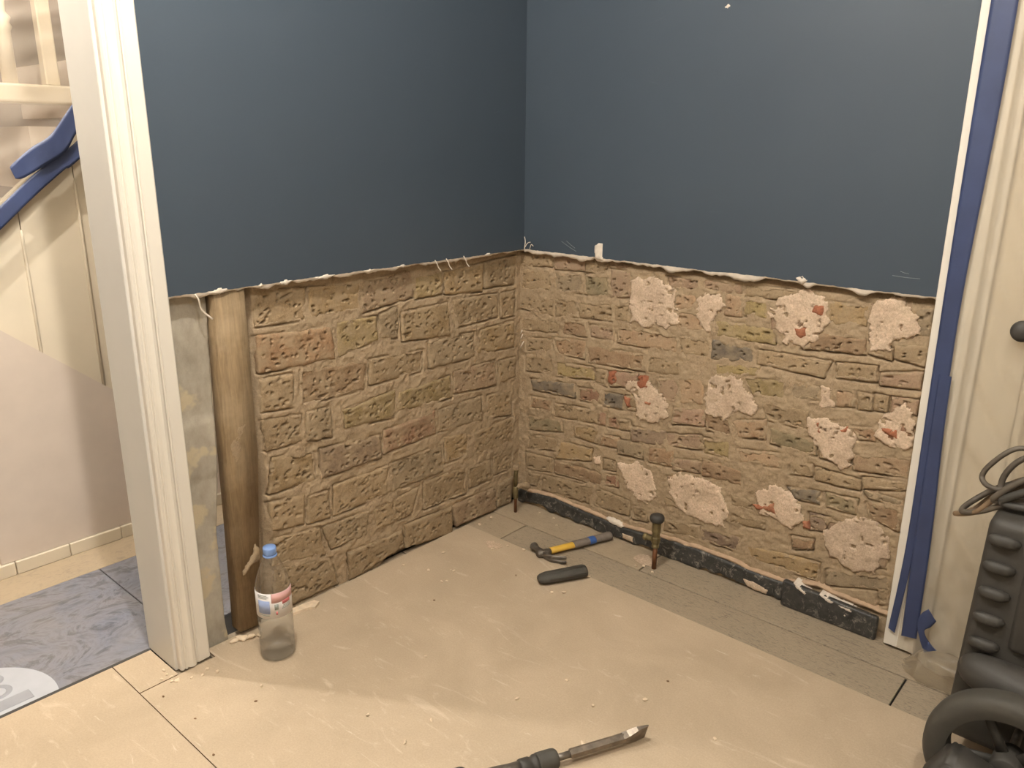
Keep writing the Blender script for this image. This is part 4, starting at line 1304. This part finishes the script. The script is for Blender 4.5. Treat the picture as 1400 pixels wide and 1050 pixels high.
# ------------------------------------------------------------------ pipes
p1 = thing('pipe_valve', (.649, -.098, 0))
prop(p1, 'brass pipe valve with black round cap on a copper pipe before the black strip', 'pipe')
lathe('pipe', [(.0075, -.004), (.0075, .082)], M_COPPER, p1, 20, local=True)
lathe('valve_body', [(.0075, .072), (.012, .074), (.012, .082), (.0105, .084), (.0145, .094), (.0145, .108), (.0125, .112), (.0125, .124), (.0142, .128), (.0142, .160), (.010, .164)], M_BRASS, p1, 8, local=True, smooth=False)
lathe('cap', [(.010, .160), (.020, .163), (.0225, .168), (.0225, .176), (.020, .182), (.012, .1865), (.001, .188)], M_BLACK, p1, 32, local=True)
V, F = lathe_vf([(.008, 0), (.008, .02), (.011, .021), (.011, .032), (.006, .033)], 16)
mesh('outlet', [(-.010 - z, x * 1, .098 + y) for x, y, z in V], F, M_BRASS, p1, local=True)
p2 = thing('corner_pipe', (.063, -.088, 0))
prop(p2, 'thin rusty upright pipe stub with elbow in the corner of the brick walls', 'pipe')
lathe('pipe', [(.0055, -.004), (.0055, .118)], M_COPPER, p2, 16, local=True)
lathe('sleeve', [(.0085, .055), (.0095, .058), (.0095, .098), (.0085, .10)], M_BRASS, p2, 16, local=True)
tube('upper_pipe', [(0, 0, .10), (0, 0, .15), (0, .004, .176)], [.007, .007, .006], M_BRASS, p2, 12, local=True)
lathe('nut', [(.009, .164), (.012, .167), (.012, .178), (.008, .182)], M_MORTAR, p2, 6, local=True, smooth=False)
tube('elbow', smooth_path([(0, .0, .098), (.008, .016, .102), (.014, .038, .096), (.016, .05, .088)], 4), [.008] * 6 + [.012] * 7, M_MORTAR, p2, 12, local=True)

# ------------------------------------------------------------------ claw hammer
hm = thing('claw_hammer', (.345, -.283, .0), (0, 0, R(69.3)))
prop(hm, 'claw hammer with yellow and grey handle lying on the floor near the corner', 'hammer')
zc = .0165
headp = smooth_path([(0, .056, zc), (0, .046, zc), (0, .030, zc), (0, .012, zc), (0, -.012, zc)], 3)
rad = [.0125, .0135, .0135, .0135, .012, .010, .0095, .0095, .011, .012, .012, .0125, .012]
tube('head', headp, rad[:len(headp)], M_STEELD, hm, 14, local=True)
for sgn in (-1, 1):
    cl = smooth_path([(0, -.006, zc), (.002, -.026, zc + sgn * .003), (.012, -.048, zc + sgn * .006), (.034, -.068, zc + sgn * .0075), (.046, -.074, zc + sgn * .008)], 4)
    n_ = len(cl)
    V, F = tube_vf(cl, [.0105 - .0050 * (i / (n_ - 1)) for i in range(n_)], 10, (1.0, .62))
    mesh('claw', V, F, M_STEELD, hm, local=True)
tube('neck', [(-.016, 0, zc), (.02, 0, zc), (.034, 0, zc)], [.0125, .0115, .010], M_STEELD, hm, 12, (.85, 1.1), local=True)
tube('yellow_shaft', [(.030, 0, zc), (.034, 0, zc), (.118, 0, zc), (.120, 0, zc)], [.009, .0115, .0115, .010], M_YELLOW, hm, 14, (.85, 1.15), local=True)
tube('grip', smooth_path([(.118, 0, zc), (.122, 0, zc), (.16, 0, zc), (.2, 0, zc), (.24, 0, zc), (.262, 0, zc), (.268, 0, zc)], 3),
     [.010, .012, .0135, .0138, .0138, .0135, .0132, .0132, .0132, .0133, .0135, .0138, .0142, .0146, .015, .015, .0145, .013, .009], M_GREYGRIP, hm, 16, (.9, 1.15), local=True)
tube('blue_band', [(.178, 0, zc), (.180, 0, zc), (.200, 0, zc), (.202, 0, zc)], [.0135, .0142, .0142, .0135], M_BLUEBAND, hm, 16, (.9, 1.15), local=True)

# black rounded rubber block
rb = thing('rubber_block', (.484, -.352, .0045), (0, 0, R(61)))
prop(rb, 'short black rounded rubber block lying on the hardboard edge near the hammer', 'block')
pth = [(-.082, 0, .015), (-.079, 0, .016), (-.070, 0, .017), (-.055, 0, .018), (0, 0, .018), (.05, 0, .0185), (.068, 0, .0185), (.074, 0, .018), (.076, 0, .018)]
tube('body', pth, [.006, .013, .018, .0205, .0215, .022, .022, .020, .012], M_RUBBER, rb, 20, (.82, 1.1), local=True)
tube('ridge', [(-.06, -.004, .0345), (0, -.004, .0358), (.06, -.004, .0362)], [.002, .0035, .0035], M_RUBBER, rb, 8, (.6, 1.2), local=True)
tube('side_ridge', [(-.05, -.0215, .022), (0, -.0228, .022), (.065, -.0232, .022)], [.002, .0028, .0028], M_RUBBER, rb, 8, local=True)

# ------------------------------------------------------------------ breaker drill with flat chisel
dr = thing('breaker_drill', (.940, -.962, .0), (0, 0, R(63.5)))
prop(dr, 'hammer drill with steel flat chisel bit lying on the hardboard at the bottom edge', 'power tool')
za = .0265


def xl(prof, nm, mat, n=24, smooth=True, tilt=None):
    V, F = lathe_vf(prof, n)
    return mesh(nm, [(z, y, za + x) for x, y, z in V], [f[::-1] for f in F], mat, dr, local=True, smooth=smooth)


xl([(.0215, -.046), (.022, -.042), (.022, -.012), (.021, -.005), (.018, -.001), (.009, .0)], 'chuck_ring', M_RUBBER)
xl([(.0185, -.086), (.0195, -.082), (.0195, -.064), (.0175, -.062), (.0175, -.056), (.0205, -.054), (.0205, -.046)], 'chuck_sleeve', M_BLACK)
xl([(.021, -.21), (.0205, -.18), (.0185, -.13), (.0165, -.11), (.0165, -.086)], 'gear_housing', M_STEELD)
V, F = box_vf((-.40, -.030, .0045), (-.195, .030, .058), .016, 4)
mesh('motor_body', V, F, M_BLACK, dr, local=True)
tube('handle', smooth_path([(-.37, .01, .035), (-.44, .0, .033), (-.49, -.03, .024), (-.50, -.08, .022), (-.49, -.13, .022)], 5), .0165, M_BLACK, dr, 14, local=True)
xl([(.0075, -.01), (.0075, .034)], 'shank', M_STEELD, 16)
V, F = lathe_vf([(.0085, .030), (.0112, .033), (.0112, .162), (.0095, .166)], 6)
ch = mesh('chisel_shaft', [(z, y, za + x) for x, y, z in V], [f[::-1] for f in F], M_STEEL, dr, local=True, smooth=False)
bl = []
for x, hw, th in ((.158, .0095, .0085), (.170, .012, .0078), (.185, .018, .0062), (.192, .0205, .0052), (.218, .0215, .0016), (.220, .0215, .0006)):
    tl_ = R(108)
    for a, b in ((-hw, -th), (hw, -th), (hw, th), (-hw, th)):
        bl.append((x, a * math.cos(tl_) - b * math.sin(tl_), za + a * math.sin(tl_) + b * math.cos(tl_)))
F = []
for i in range(5):
    for k in range(4):
        F.append([i * 4 + k, i * 4 + (k + 1) % 4, (i + 1) * 4 + (k + 1) % 4, (i + 1) * 4 + k])
F += [[3, 2, 1, 0], [20, 21, 22, 23]]
mesh('chisel_blade', bl, F, M_STEEL, dr, local=True, smooth=False)

# ------------------------------------------------------------------ wheeled tool case at the right edge
tc = thing('wheeled_case', (1.70, -.30, 0))
prop(tc, 'black ribbed plastic wheeled case standing at the right edge before the door', 'tool case')
V, F = box_vf((1.549, -.40, .075), (1.96, -.15, .585), .022, 4)
V = [(x + (.585 - z) * -.02, y, z) for x, y, z in V]
mesh('body', V, F, M_BLACK, tc)
for k in range(5):
    z = .545 - k * .0572
    x0 = 1.556
    tube('rib', [(x0, -.399, z), (x0 + .003, -.404, z), (x0 + .014, -.407, z), (x0 + .040, -.407, z), (x0 + .050, -.402, z), (x0 + .053, -.398, z)], [.003, .0095, .0125, .0125, .0085, .003], M_BLACK, tc, 14, (1.0, .8))
V, F = box_vf((1.622, -.412, .32), (1.9, -.385, .58), .014, 3)
mesh('recess_panel', V, F, M_BLACK, tc)
tube('wheel_arch', smooth_path([(1.566, -.395, .262), (1.585, -.415, .262), (1.66, -.428, .258), (1.80, -.43, .25)], 4), [.012, .022, .029, .034, .037, .040, .042, .044, .045, .045, .045, .045, .045], M_BLACK, tc, 18)
box('handle_post', (1.575, -.255, .57), (1.597, -.225, 1.02), M_BLACK, tc, .004, 2)
box('handle_post', (1.895, -.255, .57), (1.917, -.225, 1.02), M_BLACK, tc, .004, 2)
tube('handle_grip', [(1.565, -.24, 1.03), (1.74, -.24, 1.03), (1.927, -.24, 1.03)], .015, M_RUBBER, tc, 14)


def wheel(cx, cy, sgn):
    r_ = .146
    pf = [(r_ * .70, -.026), (r_ * .80, -.030), (r_ * .93, -.029), (r_ * .985, -.018), (r_, 0), (r_ * .985, .018), (r_ * .93, .029), (r_ * .80, .030), (r_ * .70, .026), (r_ * .68, 0), (r_ * .70, -.026)]
    V, F = lathe_vf(pf, 56, cap=False)
    wh = mesh('wheel', [(cx + x, cy + z, r_ + .0045 + y) for x, y, z in V], [f[::-1] for f in F], M_RUBBER, tc)
    V, F = lathe_vf([(.026, -.032), (.028, -.030), (.028, .030), (.026, .032)], 24)
    mesh('hub', [(cx + x, cy + z, r_ + .0045 + y) for x, y, z in V], [f[::-1] for f in F], M_BLACK, wh)
    for k in range(5):
        a = R(72 * k + 118)
        mesh('spoke', *tube_vf([(cx + .02 * math.cos(a), cy, r_ + .0045 + .02 * math.sin(a)), (cx + r_ * .72 * math.cos(a), cy, r_ + .0045 + r_ * .72 * math.sin(a))], [.009, .007], 8, (1.3, .8)), M_BLACK, wh)


wheel(1.672, -.515, -1)
wheel(1.672, -.118, 1)
tube('axle', [(1.672, -.50, .1505), (1.672, -.13, .1505)], .009, M_STEELD, tc, 12)
# stepped foot in front of the wheel
V, F = prism_vf([(1.545, .004), (1.545, .115), (1.582, .196), (1.60, .203), (1.655, .178), (1.70, .15), (1.70, .004)], 'y', -.66, -.575)
bm = bmesh.new()
vs = [bm.verts.new(v) for v in V]
for f in F: bm.faces.new([vs[i] for i in f])
bmesh.ops.bevel(bm, geom=list(bm.edges), offset=.008, segments=3, affect='EDGES')
bm.verts.index_update()
mesh('foot', [tuple(v.co) for v in bm.verts], [[v.index for v in f.verts] for f in bm.faces], M_BLACK, tc)
bm.free()

# coiled cable resting on the case
cb = thing('coiled_cable', (1.60, -.28, .60))
prop(cb, 'loose coil of grey rubber power cable draped over the black case', 'cable')
loops = [
    ([(1.66, -.27, .66), (1.60, -.33, .648), (1.545, -.335, .60), (1.515, -.33, .560), (1.474, -.30, .532), (1.50, -.255, .535), (1.56, -.24, .61), (1.66, -.20, .65)], M_CABLEB, .0055),
    ([(1.70, -.33, .63), (1.63, -.345, .612), (1.575, -.345, .602), (1.52, -.33, .562), (1.487, -.315, .548), (1.50, -.27, .562), (1.545, -.255, .602), (1.62, -.22, .63)], M_CABLE, .006),
    ([(1.70, -.24, .72), (1.60, -.27, .70), (1.555, -.285, .695), (1.52, -.29, .655), (1.508, -.29, .622), (1.53, -.31, .612), (1.58, -.32, .622), (1.66, -.32, .66)], M_CABLE, .0055),
    ([(1.72, -.32, .72), (1.64, -.345, .69), (1.585, -.35, .655), (1.55, -.35, .615), (1.548, -.345, .600), (1.60, -.34, .612), (1.70, -.33, .64)], M_CABLE, .007),
    ([(1.72, -.34, .70), (1.65, -.36, .675), (1.59, -.36, .635), (1.56, -.355, .604), (1.62, -.35, .604), (1.72, -.33, .62)], M_BLACK, .008),
    ([(1.72, -.30, .74), (1.64, -.30, .72), (1.57, -.30, .68), (1.545, -.30, .625), (1.57, -.31, .604), (1.7, -.31, .61)], M_CABLE, .006),
]
for pth, m, r_ in loops:
    tube('cable_loop', smooth_path(pth, 7), r_, m, cb, 10)

# ------------------------------------------------------------------ crumbs on the floor
CRUMBS = [(0.034, -0.186), (0.04, -0.252), (0.094, -0.479), (0.191, -0.541), (0.202, -0.537), (0.22, -0.608), (0.229, -0.594), (0.058, -0.619), (0.14, -0.587), (0.219, -0.306), (0.277, -0.293), (0.137, -0.040), (0.201, -0.039), (0.244, -0.077), (0.326, -0.047), (0.195, -0.355), (0.505, -0.433), (0.532, -0.409), (0.533, -0.285), (0.784, -0.723), (0.966, -0.654), (0.944, -0.874), (0.887, -0.756), (0.737, -0.856), (0.454, -0.89), (0.648, -1.131), (1.153, -0.663), (0.64, -1.044), (0.518, -1.13), (0.244, -1.237), (0.62, -.112), (.66, -.125), (.60, -.128)]
JAMBC = [(.072, -1.362), (.05, -1.366), (.03, -1.368), (.088, -1.334), (.10, -1.31), (.066, -1.372), (.012, -1.366), (.085, -1.29), (.115, -1.28), (.04, -1.385)]
DARKC = [(0.277, -0.692), (0.363, -0.43), (0.971, -0.558), (0.104, -1.413), (0.282, -1.275), (0.232, -1.4), (0.368, -1.43)]
M_DCR = simple('brown_crumb', (112, 84, 58), .95, .15, 80)


def crumb(x, y, size, mat, label, group, seed):
    r_ = random.Random(seed)
    bm = bmesh.new()
    bmesh.ops.create_icosphere(bm, subdivisions=1, radius=1)
    sx, sy, sz = size * r_.uniform(.8, 1.4), size * r_.uniform(.6, 1.), size * r_.uniform(.35, .6)
    for v in bm.verts:
        k = r_.uniform(.7, 1.2)
        v.co = Vector((v.co.x * sx * k, v.co.y * sy * k, v.co.z * sz * k))
    a = r_.uniform(0, 6.28)
    bm.verts.index_update()
    z0 = .0043 if (y < -.28 and y > -1.35) or y < -1.362 else .0002
    zm = min(v.co.z for v in bm.verts)
    V = [(x + v.co.x * math.cos(a) - v.co.y * math.sin(a), y + v.co.x * math.sin(a) + v.co.y * math.cos(a), z0 + v.co.z - zm) for v in bm.verts]
    F = [[v.index for v in f.verts] for f in bm.faces]
    bm.free()
    prop(mesh('plaster_crumb' if mat is M_CRUMB else 'brick_crumb', V, F, mat, smooth=False), label, 'crumb', group)


for i, (x, y) in enumerate(CRUMBS):
    crumb(x, y, .0075 if i in (0, 1, 20, 21, 10) else .0052, M_CRUMB, 'tiny pale plaster crumb scattered on the dusty floor', 'plaster crumbs scattered on the floor', 900 + i)
for i, (x, y) in enumerate(JAMBC):
    crumb(x, y, .009 if i == 0 else .0055, M_CRUMB, 'tiny plaster crumb in the heap at the foot of the white door jamb', 'crumbs at the foot of the door jamb', 950 + i)
for i, (x, y) in enumerate(DARKC):
    crumb(x, y, .0038, M_DCR, 'tiny dark brown brick crumb on the hardboard', 'dark crumbs on the hardboard', 980 + i)
# torn plaster scraps
o = mesh('plaster_scrap', *(lambda: (lambda V, F: (V, F))(*prism_vf([(.018, -1.0), (.040, -1.01), (.048, -.965), (.06, -.95), (.045, -.925), (.028, -.93), (.022, -.96)], 'z', .0045, .012)))(), M_CRUMB, smooth=False)
prop(o, 'flat torn plaster scrap on the floor right of the bottle', 'scrap')
for i, (x, y, s_) in enumerate(((.036, -1.165, .016), (.05, -1.148, .012), (.030, -1.185, .013), (.058, -1.128, .009))):
    crumb(x, y, s_, M_CRUMB, 'pale plaster lump at the foot of the timber stud', 'plaster lumps by the timber stud', 1000 + i)

sm_pts = []
for k in range(26):
    a_ = k / 26 * 2 * math.pi
    rr = .034 * (1 + .5 * float(fbm(np.array([math.cos(a_) * 2 + 5]), np.array([math.sin(a_) * 2]), 33, 3)[0]))
    sm_pts.append((.605 + rr * 1.2 * math.cos(a_), -.072 + rr * math.sin(a_)))
o = prism('plaster_smear', sm_pts, 'z', .0001, .0016, M_PATCH)
prop(o, 'flat pinkish plaster smear on the floor beside the brass pipe valve', 'plaster smear')
sm_pts = [(.178 + .03 * math.cos(k / 18 * 6.283) * (1 + .3 * math.sin(k * 2.4)), -.33 + .02 * math.sin(k / 18 * 6.283) * (1 + .3 * math.cos(k * 1.9))) for k in range(18)]
o = prism('plaster_smear', sm_pts, 'z', .0043, .0054, M_PATCH)
prop(o, 'pale round plaster splat on the hardboard edge left of the hammer', 'plaster smear')

# ------------------------------------------------------------------ ceiling lamps
for nm, (x, y), lab in (('downlight', (.75, -1.52), 'round ceiling downlight nearest the hall doorway'), ('downlight', (1.85, -1.75), 'round ceiling downlight on the far side of the room'), ('downlight', (-.29, -1.537), 'round ceiling downlight in the hall')):
    t = thing(nm, (x, y, 2.44))
    prop(t, lab, 'light', 'ceiling downlights')
    lathe('ring', [(.034, .010), (.034, .0), (.045, -.003), (.050, .006), (.050, .0098)], M_WHITE, t, 32, cap=False, local=True)
    lathe('lamp_face', [(.0338, .006), (.0338, .008)], M_LAMP, t, 32, local=True)
